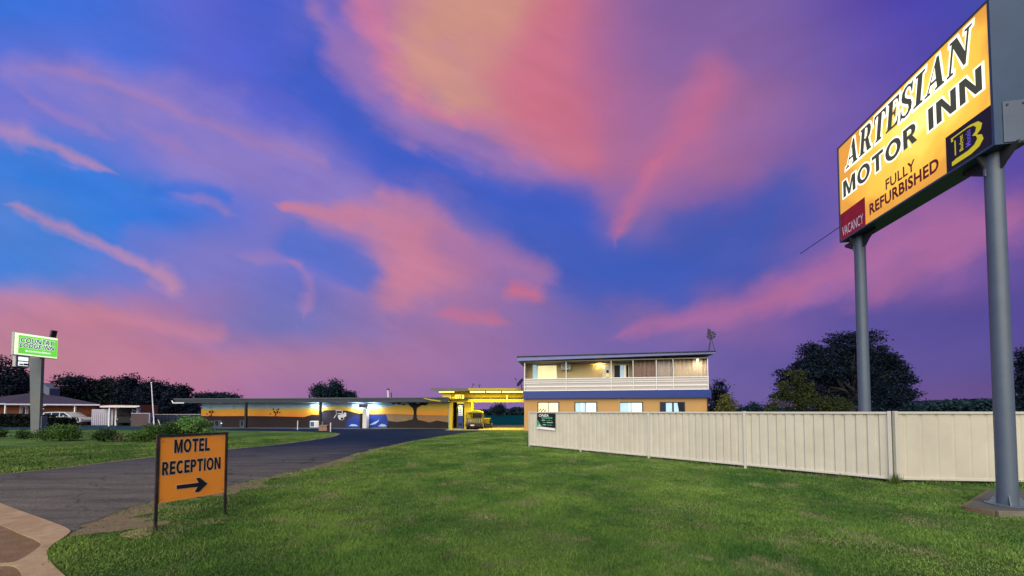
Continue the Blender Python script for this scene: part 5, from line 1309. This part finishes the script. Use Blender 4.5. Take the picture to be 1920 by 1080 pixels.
# ------------------------------------------------------------------ neighbouring house and its yard
mk('fascia_lilac', (.42, .40, .52), .6, .08, 2)
def left_house():
    Y = 41.0
    def X(px, y=Y): return U(px, 772, y).x
    def Z(py, y=Y): return U(960, py, y).z
    t = thing('brick_house', 'low brick house with a dark purple hipped roof and pale eaves', 'house', (X(60), Y, 0))
    xl, xr = X(-80), X(172)
    def part(nm, m, x0, x1, y0, y1, z0, z1, par=t, bevel=0): mb = MB(); mb.box((x0, y0, z0), (x1, y1, z1)); return mb.build(nm, m, par, bevel=bevel)
    part('wall', M['brick'], xl, X(150), Y+1.6, Y+9, -.05, Z(757))
    ze = Z(756.5); zr = Z(734.5, Y+5)
    # main hip and the lower hip of the carport end
    mb = MB(); a = [Vector((xl-1, Y-.3, ze)), Vector((X(68), Y-.3, ze)), Vector((X(66, Y+10), Y+10, ze)), Vector((xl-1, Y+10, ze))]; r0, r1 = Vector((xl+3, Y+5, zr)), Vector((X(52, Y+5), Y+5, zr))
    mb.add(a+[r0, r1], [(0, 1, 5, 4), (1, 2, 5), (2, 3, 4, 5), (3, 0, 4), (0, 3, 2, 1)]); rf = mb.build('roof', M['purple_roof'], t)
    mb = MB(); zz = Z(738.5, Y+3.4); a = [Vector((X(20), Y-.5, ze-.02)), Vector((X(197), Y-.5, ze-.10)), Vector((X(192, Y+8), Y+8, ze-.10)), Vector((X(20), Y+8, ze-.02))]; r0, r1 = Vector((X(57, Y+3.4), Y+3.4, Z(736.5, Y+3.4))), Vector((X(118, Y+3.4), Y+3.4, zz-.35))
    mb.add(a+[r0, r1], [(0, 1, 5, 4), (1, 2, 5), (2, 3, 4, 5), (3, 0, 4), (0, 3, 2, 1)]); mb.build('carport_roof', M['purple_roof'], t)
    mb = MB(); mb.obox((X(20.5), Y-.56, ze-.17), Vector((X(197)-X(20.5), 0, -.08)), Vector((0, .055, 0)), Vector((0, 0, .15))); mb.build('fascia', M['fascia_lilac'], t)
    mb = MB(); mb.box((xl-1, Y-.36, ze-.14), (X(20), Y-.305, ze+.02)); mb.build('fascia', M['fascia_lilac'], t)
    w = part('window', M['white_paint'], X(2), X(26.5), Y+1.54, Y+1.597, .75, Z(760))
    for a, b in ((4, 13), (15.5, 24.5)):
        p = part('pane', M['glass_dark'], X(a), X(b), Y+1.52, Y+1.538, .83, Z(761.5), w); part('curtain', M['grey_curtain'], X(a)+.1, X(a)+.28, Y+1.50, Y+1.518, .85, Z(762), w)
    for px in (14.5, 144.5, 72): part('veranda_post', M['white_paint'], X(px)-.06, X(px)+.06, Y-.25, Y-.13, -.02, ze-.17)
    part('inner_wall', M['brick'], X(150), X(171), Y+3.5, Y+3.7, -.05, Z(758.5))
    d = part('door', M['black'], X(157, Y+3.5), X(170, Y+3.5), Y+3.44, Y+3.497, 0, Z(771, Y+3.5))
    part('door_frame', M['pale_paint'], X(169.3, Y+3.5), X(170.4, Y+3.5), Y+3.40, Y+3.438, .0, Z(771, Y+3.5), d)
    ch = MB(); yc = Y+9.5; ch.prism([Vector((X(74, yc), yc, 1.5)), Vector((X(91, yc), yc, 1.5)), Vector((X(91, yc), yc, Z(728, yc))), Vector((X(85, yc), yc, Z(724, yc))), Vector((X(76, yc), yc, Z(717.5, yc)))], (0, 1.2, 0)); ch.build('chimney', M['chimney_grey'], rf)
    # old white frame of a swing by the veranda
    mb = MB(); yy = Y-1.2; mb.tube([U(79, 782, yy), U(79, 762, yy), U(87, 759.5, yy)], .035, 6); mb.tube([U(74, 766.5, yy), U(83, 766.5, yy)], .03, 6); mb.tube([U(79, 781, yy), Vector((X(79, yy), yy, 0))], .04, 6)
    tag(mb.build('garden_tap_stand', M['white_paint']), 'thin white bent pipe stand in front of the brick house', 'pipe stand')
mk('chimney_grey', (.10, .12, .18), .7, .1, 2)
left_house()
def station_wagon():
    Y = 39.6; xa, xb = U(72, 772, Y).x, U(152, 772, Y).x; Lc = xb-xa; Wd = 1.75
    t = thing('parked_car', 'white station wagon parked under the brick house carport behind the hedge', 'car', ((xa+xb)/2, Y, 0))
    def P_(u, z, y): return Vector((xa+u*Lc, Y+y, z))
    low = [(0, .38), (.015, .62), (.03, .86), (.16, .92), (.30, .95), (.62, .95), (.72, .93), (.86, .86), (.965, .76), (.995, .60), (1.0, .40), (.92, .30), (.08, .30)]
    mb = MB(); mb.prism([P_(u, z, 0) for u, z in low], (0, Wd, 0)); body = mb.build('body', M['car_white'], t, bevel=.06)
    mb = MB()
    hi = [(.04, .94), (.07, 1.38), (.12, 1.45), (.40, 1.49), (.56, 1.46), (.74, .94)]
    b0 = [P_(u, z, .10+.10*(z-.9)) for u, z in hi]; b1 = [P_(u, z, Wd-.10-.10*(z-.9)) for u, z in hi]; nn = len(hi)
    mb.add(b0+b1, [tuple(range(nn)), tuple(range(nn, 2*nn))[::-1]]+[(i, i+nn, (i+1) % nn+nn, (i+1) % nn) for i in range(nn)]); mb.build('cabin', M['car_white'], t, bevel=.03)
    for pts in ([(.09, .98), (.115, 1.36), (.26, 1.40), (.26, .98)], [(.285, .98), (.285, 1.40), (.45, 1.42), (.45, .98)], [(.475, .98), (.475, 1.41), (.56, 1.38), (.69, .98)]):
        mb = MB(); mb.prism([P_(u, z, .085+.10*(z-.9)) for u, z in pts], (0, .014, 0)); mb.build('side_window', M['glass_dark'], t)
    for u in (.17, .84):
        mb = MB(); mb.tube([P_(u, .33, -.03), P_(u, .33, .20)], .33, 22); w = mb.build('wheel', M['rubber'], t)
        mb = MB(); mb.tube([P_(u, .33, -.045), P_(u, .33, -.031)], .20, 14); mb.build('rim', M['chrome'], w)
        mb = MB(); mb.tube([P_(u, .33, Wd-.2), P_(u, .33, Wd+.03)], .33, 22); mb.build('wheel', M['rubber'], t)
    mb = MB(); mb.ball(P_(.975, .68, .22), (.07, .12, .08), 10, 6); mb.build('headlight', M['chrome'], t)
    mb = MB(); mb.box(tuple(P_(.60, .98, -.14)), tuple(P_(.64, 1.10, -.01))); mb.build('mirror', M['car_white'], t, bevel=.02)
    mb = MB(); mb.box(tuple(P_(.35, .80, -.02)), tuple(P_(.39, .83, -.003))); mb.build('door_handle', M['chrome'], t)
station_wagon()
def screen():
    Y = 40.2; x0, x1 = U(172, 772, Y).x, U(212.5, 772, Y).x; z = U(960, 767.5, Y).z
    t = thing('privacy_screen', 'pale corrugated steel privacy screen between brick house and flat carport', 'screen', ((x0+x1)/2, Y, 0)); pr = sheet_profile(x1-x0, .22, .05, .10); mb = MB(); vs = []
    for x, d in pr: vs += [Vector((x0+x, Y-d, 0)), Vector((x0+x, Y-d, z))]
    mb.add(vs, [(2*k, 2*k+2, 2*k+3, 2*k+1) for k in range(len(pr)-1)]); o = mb.build('sheet', M['screen_lilac'], t); s = o.modifiers.new('thickness', 'SOLIDIFY'); s.thickness = .01
    mb = MB(); mb.box((x0, Y+.02, z-.06), (x1, Y+.08, z+.01)); mb.build('rail', M['white_paint'], t)
mk('screen_lilac', (.42, .40, .50), .6, .12, 1.5)
screen()
def carport():
    Y = 37.5
    def X(px, y=Y): return U(px, 772, y).x
    t = thing('flat_carport', 'flat white roofed carport on thin posts beside the leaning flagpole', 'carport', (X(235), Y, 0)); z0 = U(960, 764, Y).z; z1 = U(960, 761, Y).z
    mb = MB(); mb.prism([Vector((X(195), Y-.4, z0)), Vector((X(262), Y-.4, z0)), Vector((X(269), Y-.4, z0+.10)), Vector((X(269), Y-.4, z1+.02)), Vector((X(215), Y-.4, z1+.06)), Vector((X(195), Y-.4, z1))], (X(266)*.148, 5.5, 0)); mb.build('roof', M['pale_paint'], t)
    for px, w in ((204.5, .055), (217, .09), (257.5, .12)):
        yy = Y-.3 if px < 210 else Y+1.5
        mb = MB(); mb.box((X(px, yy)-w, yy, -.02), (X(px, yy)+w, yy+2*w, z0-.004)); mb.build('post', M['white_paint'], t)
    mb = MB(); mb.box((X(216, 42), 42, -.02), (X(262, 42), 42.15, z0-.004)); mb.build('back_wall', M['black'], t)
    mb = MB(); mb.tube([U(254, 771, Y+1.4), U(249, 767, Y+1.4), U(248, 775, Y+1.4)], .04, 6); mb.build('brace', M['white_paint'], t)
    # dim parked car in its shade
    c = thing('parked_car', 'dark car just visible in the shade of the flat carport', 'car', (X(233, 39), 39, 0)); xa, xb = X(217, 39), X(250, 39)
    mb = MB(); mb.prism([Vector((xa, 39, .3)), Vector((xb, 39, .3)), Vector((xb, 39, .85)), Vector((xb-.3, 39, .95)), Vector((xb-.5, 39, 1.40)), Vector((xa+.5, 39, 1.40)), Vector((xa+.3, 39, .95)), Vector((xa, 39, .85))], (0, 2.6, 0)); mb.build('body', M['black'], c, bevel=.06)
    mb = MB(); mb.prism([Vector((xa+.38, 38.985, .98)), Vector((xb-.38, 38.985, .98)), Vector((xb-.55, 38.985, 1.34)), Vector((xa+.55, 38.985, 1.34))], (0, .012, 0)); mb.build('windscreen', M['glass_dark'], c)
    for a in (xa+.2, xb-.2):
        mb = MB(); mb.ball((a, 38.985, .68), (.11, .04, .07), 8, 6); mb.build('headlight', M['chrome'], c); 
        mb = MB(); mb.box((a-.14, 39.4, .0), (a+.14, 40.0, .5)); mb.build('wheel', M['rubber'], c)
    w = thing('low_wall', 'low brown panelled wall with pale edge at the end of the flat carport', 'wall', (X(263), Y-.2, 0)); zt = U(960, 775.5, Y-.5).z
    mb = MB(); mb.box((X(246, Y-.5), Y-.5, -.02), (X(280, Y-.5), Y-.35, zt)); mb.build('panel', M['brown_panel'], w)
    mb = MB(); mb.box((X(246, Y-.5), Y-.52, zt+.002), (X(281, Y-.5), Y-.33, zt+.06)); mb.box((X(280, Y-.5)+.003, Y-.52, -.02), (X(281, Y-.5), Y-.33, zt)); mb.build('trim', M['fascia_lilac'], w)
carport()
def flagpole():
    Y = 37; a = U(289.5, 799, Y); a.z = 0; b = U(284, 719, Y); t = thing('flagpole', 'bare white flagpole leaning left in front of dark trees', 'flagpole', a)
    mb = MB(); mb.tube([a, b], [.065, .04], 10); mb.build('pole', M['white_paint'], t, smooth=True); mb = MB(); mb.ball(b+Vector((0, 0, .06)), .08, 10, 6); mb.build('finial', M['white_paint'], t, smooth=True)
flagpole()
st = MB(); Y = 36.5; st.tube([U(300.5, 797, Y), U(296.5, 787, Y)], .04, 6); tag(st.build('garden_stake', M['pale_paint']), 'short pale stake leaning left right of the flagpole foot', 'stake')
def navy_fence():
    Y = 43; x0, x1 = U(281, 772, Y).x, U(377, 772, Y).x; z = U(960, 777.5, Y).z; t = thing('yard_fence', 'dark navy boundary fence behind the big bright bush', 'fence', ((x0+x1)/2, Y, 0))
    pr = sheet_profile(x1-x0, .4, .04, .1); mb = MB(); vs = []
    for x, d in pr: vs += [Vector((x0+x, Y-d, -.02)), Vector((x0+x, Y-d, z))]
    mb.add(vs, [(2*k, 2*k+2, 2*k+3, 2*k+1) for k in range(len(pr)-1)]); o = mb.build('panel', M['navy_fence'], t); s = o.modifiers.new('thickness', 'SOLIDIFY'); s.thickness = .01
    mb = MB(); mb.box((x0, Y-.07, z+.002), (x1, Y+.05, z+.06)); mb.build('capping', M['steel_pale'], t)
navy_fence()

# ------------------------------------------------------------------ plants
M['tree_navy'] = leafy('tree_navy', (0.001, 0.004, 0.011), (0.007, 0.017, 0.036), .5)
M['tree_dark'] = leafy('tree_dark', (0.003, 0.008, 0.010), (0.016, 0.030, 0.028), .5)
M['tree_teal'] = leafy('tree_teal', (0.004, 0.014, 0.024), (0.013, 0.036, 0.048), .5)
M['shrub_olive'] = leafy('shrub_olive', (0.008, 0.014, 0.007), (0.050, 0.062, 0.018), 1.2)
M['shrub_yellow'] = leafy('shrub_yellow', (0.03, 0.035, 0.010), (0.14, 0.14, 0.035), 1.5)
M['bush_bright'] = leafy('bush_bright', (0.035, 0.10, 0.024), (0.18, 0.34, 0.09), 1.5)
M['bush_green'] = leafy('bush_green', (0.022, 0.062, 0.012), (0.105, 0.20, 0.04), 1.8)
M['bush_dark'] = leafy('bush_dark', (0.014, 0.036, 0.011), (0.06, 0.115, 0.03), 1.8)
M['bush_dry'] = leafy('bush_dry', (0.05, 0.045, 0.025), (0.16, 0.15, 0.08), 2)
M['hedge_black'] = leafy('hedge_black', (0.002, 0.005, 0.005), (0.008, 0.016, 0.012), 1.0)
def leaves(lobes, n, size, rg, fill=.55, flat=.75, clump=26):
    """leaf-sized faces gathered in clumps through the volume of a few lobes"""
    vol = np.array([l[1][0]*l[1][1]*l[1][2] for l in lobes])**.75; vol /= vol.sum(); cs = []
    for (c, r), v in zip(lobes, vol):
        k = max(2, int(n*v/clump)); d = rg.normal(size=(k, 3)); d /= np.linalg.norm(d, axis=1)[:, None]
        rad = rg.uniform(fill**3, 1.0, k)**(1/3.0)*rg.uniform(.86, 1.07, k)
        cc = np.array(c)+d*rad[:, None]*np.array(r)
        m = clump; sz = size*rg.uniform(1.3, 3.2, k)
        pts = cc[:, None, :]+rg.normal(size=(k, m, 3))*np.array((1, 1, flat))*sz[:, None, None]*.8
        cs.append(np.concatenate([pts.reshape(-1, 3), np.repeat(rg.random(k), m)[:, None]], 1))
    A = np.concatenate(cs); P0 = A[:, :3]; sh = A[:, 3]; m = len(P0)
    a = rg.normal(size=(m, 3)); a /= np.linalg.norm(a, axis=1)[:, None]; b = np.cross(a, rg.normal(size=(m, 3))); b /= np.linalg.norm(b, axis=1)[:, None]
    s = size*rg.uniform(.5, 1.2, m)[:, None]
    co = np.stack([P0-a*s, P0-b*s*.45, P0+a*s, P0+b*s*.45], 1)
    lowest = co[:, :, 2].min(1); keep = lowest > .02
    return co[keep], np.clip(sh*.7+rg.random(m)*.3, 0, 1)[keep]
def plant(name, label, cat, base, lobes, n, size, m, trunk=.15, limbs=5, group=None, seed=1, fill=.55, stem=True, flat=.75, clump=26):
    rg = np.random.default_rng(seed); base = Vector(base); t = thing(name, label, cat, base, group=group)
    lb = [((l[0], l[1], l[2]), (l[3], l[4], l[5])) for l in lobes]
    co, sh = leaves(lb, n, size, rg, fill, flat, clump)
    raw_mesh('crown' if trunk > .06 else 'foliage', co, 4, m, parent=t, rnd=sh)
    if stem:
        mb = MB(); top = max(l[2]+l[5]*.2 for l in lobes); lo = Vector((0, 0, -.1)); cx = np.mean([l[0] for l in lobes]); cy = np.mean([l[1] for l in lobes])
        fork = Vector((cx*.35, cy*.35, top*.38))
        mb.tube([base+lo, base+fork*.5+Vector((.05*top*.1, 0, 0)), base+fork], [trunk*1.25, trunk, trunk*.8], 9)
        for k in range(limbs):
            l = lobes[k % len(lobes)]; e = Vector((l[0], l[1], l[2]))+Vector(rg.normal(size=3)*np.array((l[3], l[4], l[5]))*.45)
            mid = fork.lerp(e, .5)+Vector(rg.normal(size=3)*.06*top); mb.tube([base+fork*.92, base+mid, base+e], [trunk*.6, trunk*.36, trunk*.12], 6)
        mb.build('trunk' if trunk > .06 else 'stem', M['bark'], t, smooth=True)
    return t
def px_tree(name, label, cat, Y, lobes_px, n, size, m, trunk=.18, base_px=None, seed=1, dz=.8, **k):
    """lobes given by sight line (px, py) and half sizes in image units at distance Y"""
    bx = base_px if base_px is not None else sum(l[0] for l in lobes_px)/len(lobes_px)
    b = Vector((U(bx, 772, Y).x, Y, 0)); rg = random.Random(seed); lobes = []
    for i, (px, py, rx, ry) in enumerate(lobes_px):
        c = U(px, py, Y); sx, sz = rx*Y/F, ry*Y/F
        lobes.append((c.x-b.x, rg.uniform(-.4, .4)*sx, c.z, sx, sx*dz, sz))
    return plant(name, label, cat, b, lobes, n, size, m, trunk, seed=seed, **k)
# the big round tree behind the cream fence
rgt = random.Random(21); BT = []
for k in range(95):
    th = rgt.uniform(-.12, math.pi+.12); rr = rgt.uniform(.12, 1.0)**.55
    BT.append((1588+108*rr*math.cos(th)+(6 if math.cos(th) > 0 else -6), 748-122*rr*math.sin(th)*(1-.10*abs(math.cos(th)-.2)), rgt.uniform(13, 30), rgt.uniform(9, 20)))
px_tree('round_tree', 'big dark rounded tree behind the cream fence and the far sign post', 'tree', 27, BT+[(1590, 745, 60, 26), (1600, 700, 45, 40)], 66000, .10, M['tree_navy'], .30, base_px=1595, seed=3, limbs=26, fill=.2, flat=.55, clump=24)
px_tree('leafy_shrub', 'olive green shrub lit from the left before the big dark round tree', 'shrub', 24, [(1476, 738, 16, 14), (1494, 716, 14, 13), (1510, 728, 16, 16), (1458, 752, 12, 12), (1450, 766, 12, 10), (1520, 752, 24, 20), (1548, 760, 22, 16), (1490, 752, 24, 18), (1485, 700, 7, 8), (1470, 722, 9, 8), (1505, 702, 9, 9), (1572, 764, 16, 12)], 11000, .075, M['shrub_olive'], .07, base_px=1500, seed=5, limbs=9, fill=.2)
px_tree('rounded_bush', 'dark bush beside the right corner of the motel house', 'bush', 32, [(1345, 735, 17, 22), (1337, 752, 16, 24), (1356, 758, 14, 18)], 3500, .11, M['tree_navy'], .08, seed=8)
px_tree('pale_shrub', 'small yellowish shrub in front of the dark bush by the motel house', 'shrub', 25, [(1362, 753, 13, 14), (1355, 765, 12, 12), (1370, 764, 10, 12)], 1500, .085, M['shrub_yellow'], .04, seed=9, fill=.2)
px_tree('far_bush', 'low far bush seen over the fence between the pale and the olive shrub', 'bush', 60, [(1412, 764, 12, 11), (1396, 770, 20, 8), (1430, 768, 14, 8)], 1800, .2, M['tree_teal'], .1, seed=10)
px_tree('feathery_tree', 'feathery dark tree cut by the right edge beyond the near sign post', 'tree', 24, [(1921, 700, 20, 34), (1914, 724, 14, 14), (1930, 670, 18, 22), (1916, 752, 16, 14)], 3800, .10, M['tree_navy'], .12, base_px=1925, seed=12, fill=.2)
# trees behind the brick house, left
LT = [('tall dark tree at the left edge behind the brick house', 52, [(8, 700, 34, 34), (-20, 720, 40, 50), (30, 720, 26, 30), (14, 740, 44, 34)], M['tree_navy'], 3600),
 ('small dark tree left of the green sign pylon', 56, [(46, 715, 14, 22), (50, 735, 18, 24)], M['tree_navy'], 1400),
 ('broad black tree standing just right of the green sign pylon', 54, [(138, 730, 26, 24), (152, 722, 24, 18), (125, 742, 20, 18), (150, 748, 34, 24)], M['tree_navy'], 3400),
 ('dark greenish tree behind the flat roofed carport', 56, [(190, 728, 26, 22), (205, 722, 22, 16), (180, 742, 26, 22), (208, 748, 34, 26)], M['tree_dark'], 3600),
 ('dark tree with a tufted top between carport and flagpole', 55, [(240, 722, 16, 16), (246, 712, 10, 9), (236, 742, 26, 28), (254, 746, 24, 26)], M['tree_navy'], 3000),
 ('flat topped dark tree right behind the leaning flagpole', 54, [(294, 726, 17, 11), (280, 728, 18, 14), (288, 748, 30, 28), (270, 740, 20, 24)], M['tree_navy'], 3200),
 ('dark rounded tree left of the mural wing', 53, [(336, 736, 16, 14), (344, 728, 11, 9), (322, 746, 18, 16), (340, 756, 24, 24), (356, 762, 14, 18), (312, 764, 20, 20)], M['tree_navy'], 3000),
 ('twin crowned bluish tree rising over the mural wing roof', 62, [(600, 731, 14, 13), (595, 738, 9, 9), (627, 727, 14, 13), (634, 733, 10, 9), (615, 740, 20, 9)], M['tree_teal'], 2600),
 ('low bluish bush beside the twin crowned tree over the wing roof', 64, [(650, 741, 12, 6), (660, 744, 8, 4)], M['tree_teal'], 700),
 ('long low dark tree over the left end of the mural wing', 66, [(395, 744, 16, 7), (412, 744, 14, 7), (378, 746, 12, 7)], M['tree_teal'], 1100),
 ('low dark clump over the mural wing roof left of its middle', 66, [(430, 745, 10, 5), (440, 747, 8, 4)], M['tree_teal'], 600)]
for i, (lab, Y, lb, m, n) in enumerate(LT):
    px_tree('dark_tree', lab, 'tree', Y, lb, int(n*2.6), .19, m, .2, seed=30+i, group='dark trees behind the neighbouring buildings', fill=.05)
# trees far beyond the drive-through
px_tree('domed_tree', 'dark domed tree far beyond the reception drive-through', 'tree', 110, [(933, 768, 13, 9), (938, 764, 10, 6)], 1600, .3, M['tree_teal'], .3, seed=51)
def belt(name, lab, Y, x0, x1, top, m, n, size, depth=14, seed=1):
    rg = np.random.default_rng(seed); xs = rg.uniform(U(x0, 772, Y).x, U(x1, 772, Y).x, n); ys = Y+rg.uniform(0, depth, n)
    ht = U(960, top, Y).z; u = xs/ (ht*2.2); prof = ht*(.72+.16*np.sin(u*1.3+1)+.10*np.sin(u*3.1)+.06*np.sin(u*7.7))
    zs = rg.random(n)**.6*prof; P0 = np.stack([xs, ys, zs], 1); a = rg.normal(size=(n, 3)); a /= np.linalg.norm(a, axis=1)[:, None]; b = np.cross(a, rg.normal(size=(n, 3))); b /= np.linalg.norm(b, axis=1)[:, None]; s = size*rg.uniform(.5, 1.2, n)[:, None]
    co = np.stack([P0-a*s, P0-b*s*.6, P0+a*s, P0+b*s*.6], 1); o = raw_mesh(name, co, 4, m, rnd=rg.random(n)); return tag(o, lab, 'trees', kind='stuff')
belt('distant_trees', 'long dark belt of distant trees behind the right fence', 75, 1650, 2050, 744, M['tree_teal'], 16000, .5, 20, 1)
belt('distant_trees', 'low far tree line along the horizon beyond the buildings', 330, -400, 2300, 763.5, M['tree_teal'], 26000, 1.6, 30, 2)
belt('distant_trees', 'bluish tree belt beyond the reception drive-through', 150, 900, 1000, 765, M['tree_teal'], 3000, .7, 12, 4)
# bushes on the left lawn
px_tree('big_bush', 'big bright green bush behind the orange reception board', 'bush', 19.5, [(362, 800, 26, 17), (345, 806, 26, 14), (385, 806, 16, 12), (355, 792, 20, 11), (372, 793, 16, 10), (330, 808, 18, 11)], 9000, .055, M['bush_bright'], .05, seed=61, fill=.4, base_px=360)
px_tree('trimmed_bush', 'dark green bush joining the left side of the big bright bush', 'bush', 19.2, [(312, 806, 18, 13), (328, 806, 16, 12)], 4200, .05, M['bush_dark'], .05, seed=62, fill=.45)
px_tree('spreading_bush', 'green straggling bush left of the dark bush and orange board', 'bush', 18.2, [(288, 809, 17, 14), (268, 817, 17, 9), (284, 818, 18, 8), (252, 821, 12, 6)], 4600, .048, M['bush_green'], .045, seed=63, fill=.3, base_px=280)
px_tree('dry_bush', 'low dry brownish bush between the small round bush and the straggling one', 'bush', 18.4, [(222, 821, 15, 5.5), (238, 822, 10, 5)], 900, .045, M['bush_dry'], .03, seed=64, fill=.2)
px_tree('round_bush', 'small dark round bush alone on the left lawn', 'bush', 18.2, [(196, 815, 14, 10), (190, 819, 12, 7), (206, 812, 9, 7)], 2600, .048, M['bush_dark'], .045, seed=65, fill=.3)
px_tree('wide_bush', 'wide green bush right of the green sign pylon foot', 'bush', 18.8, [(95, 815, 20, 9), (120, 810, 24, 13), (137, 812, 14, 13), (108, 808, 18, 10)], 6000, .05, M['bush_green'], .045, seed=66, fill=.35)
px_tree('little_bush', 'little dark bush at the left side of the green sign pylon', 'bush', 20, [(46, 813, 7, 8), (50, 816, 6, 6)], 1300, .05, M['bush_dark'], .04, seed=67, fill=.3)
px_tree('edge_bush', 'small dark bush cut by the left edge of the lawn', 'bush', 20, [(-3, 812, 7, 7)], 900, .05, M['bush_dark'], .04, seed=68, fill=.3)
def hedge():
    Y = 35.0; x0, x1 = U(-90, 772, Y).x, U(112, 772, Y).x; h = U(960, 777, Y).z; rg = np.random.default_rng(70); n = 15000; P0 = np.stack([rg.uniform(x0, x1, n), Y+rg.uniform(0, 1.6, n), rg.random(n)**.7*h], 1)
    P0[:, 2] *= 1+.04*np.sin(P0[:, 0]*1.1)+.03*np.sin(P0[:, 0]*3.3); k = P0[:, 0] > U(70, 772, Y).x; P0[k, 2] *= .72
    a = rg.normal(size=(n, 3)); a /= np.linalg.norm(a, axis=1)[:, None]; b = np.cross(a, rg.normal(size=(n, 3))); b /= np.linalg.norm(b, axis=1)[:, None]; s = .10*rg.uniform(.5, 1.2, n)[:, None]
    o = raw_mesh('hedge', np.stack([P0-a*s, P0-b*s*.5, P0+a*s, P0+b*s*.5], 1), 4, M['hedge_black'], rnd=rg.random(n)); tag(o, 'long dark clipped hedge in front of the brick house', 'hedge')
hedge()
# power line far left
mb = MB(); a = U(78, 710, 50); b = U(150, 718, 60); pts = []
for k in range(9): p = a.lerp(b, k/8); p.z -= .5*(1-(2*k/8-1)**2); pts.append(p)
mb.tube(pts, .02, 4); tag(mb.build('power_line', M['black']), 'thin sagging wire between green sign pylon and the black tree', 'wire')
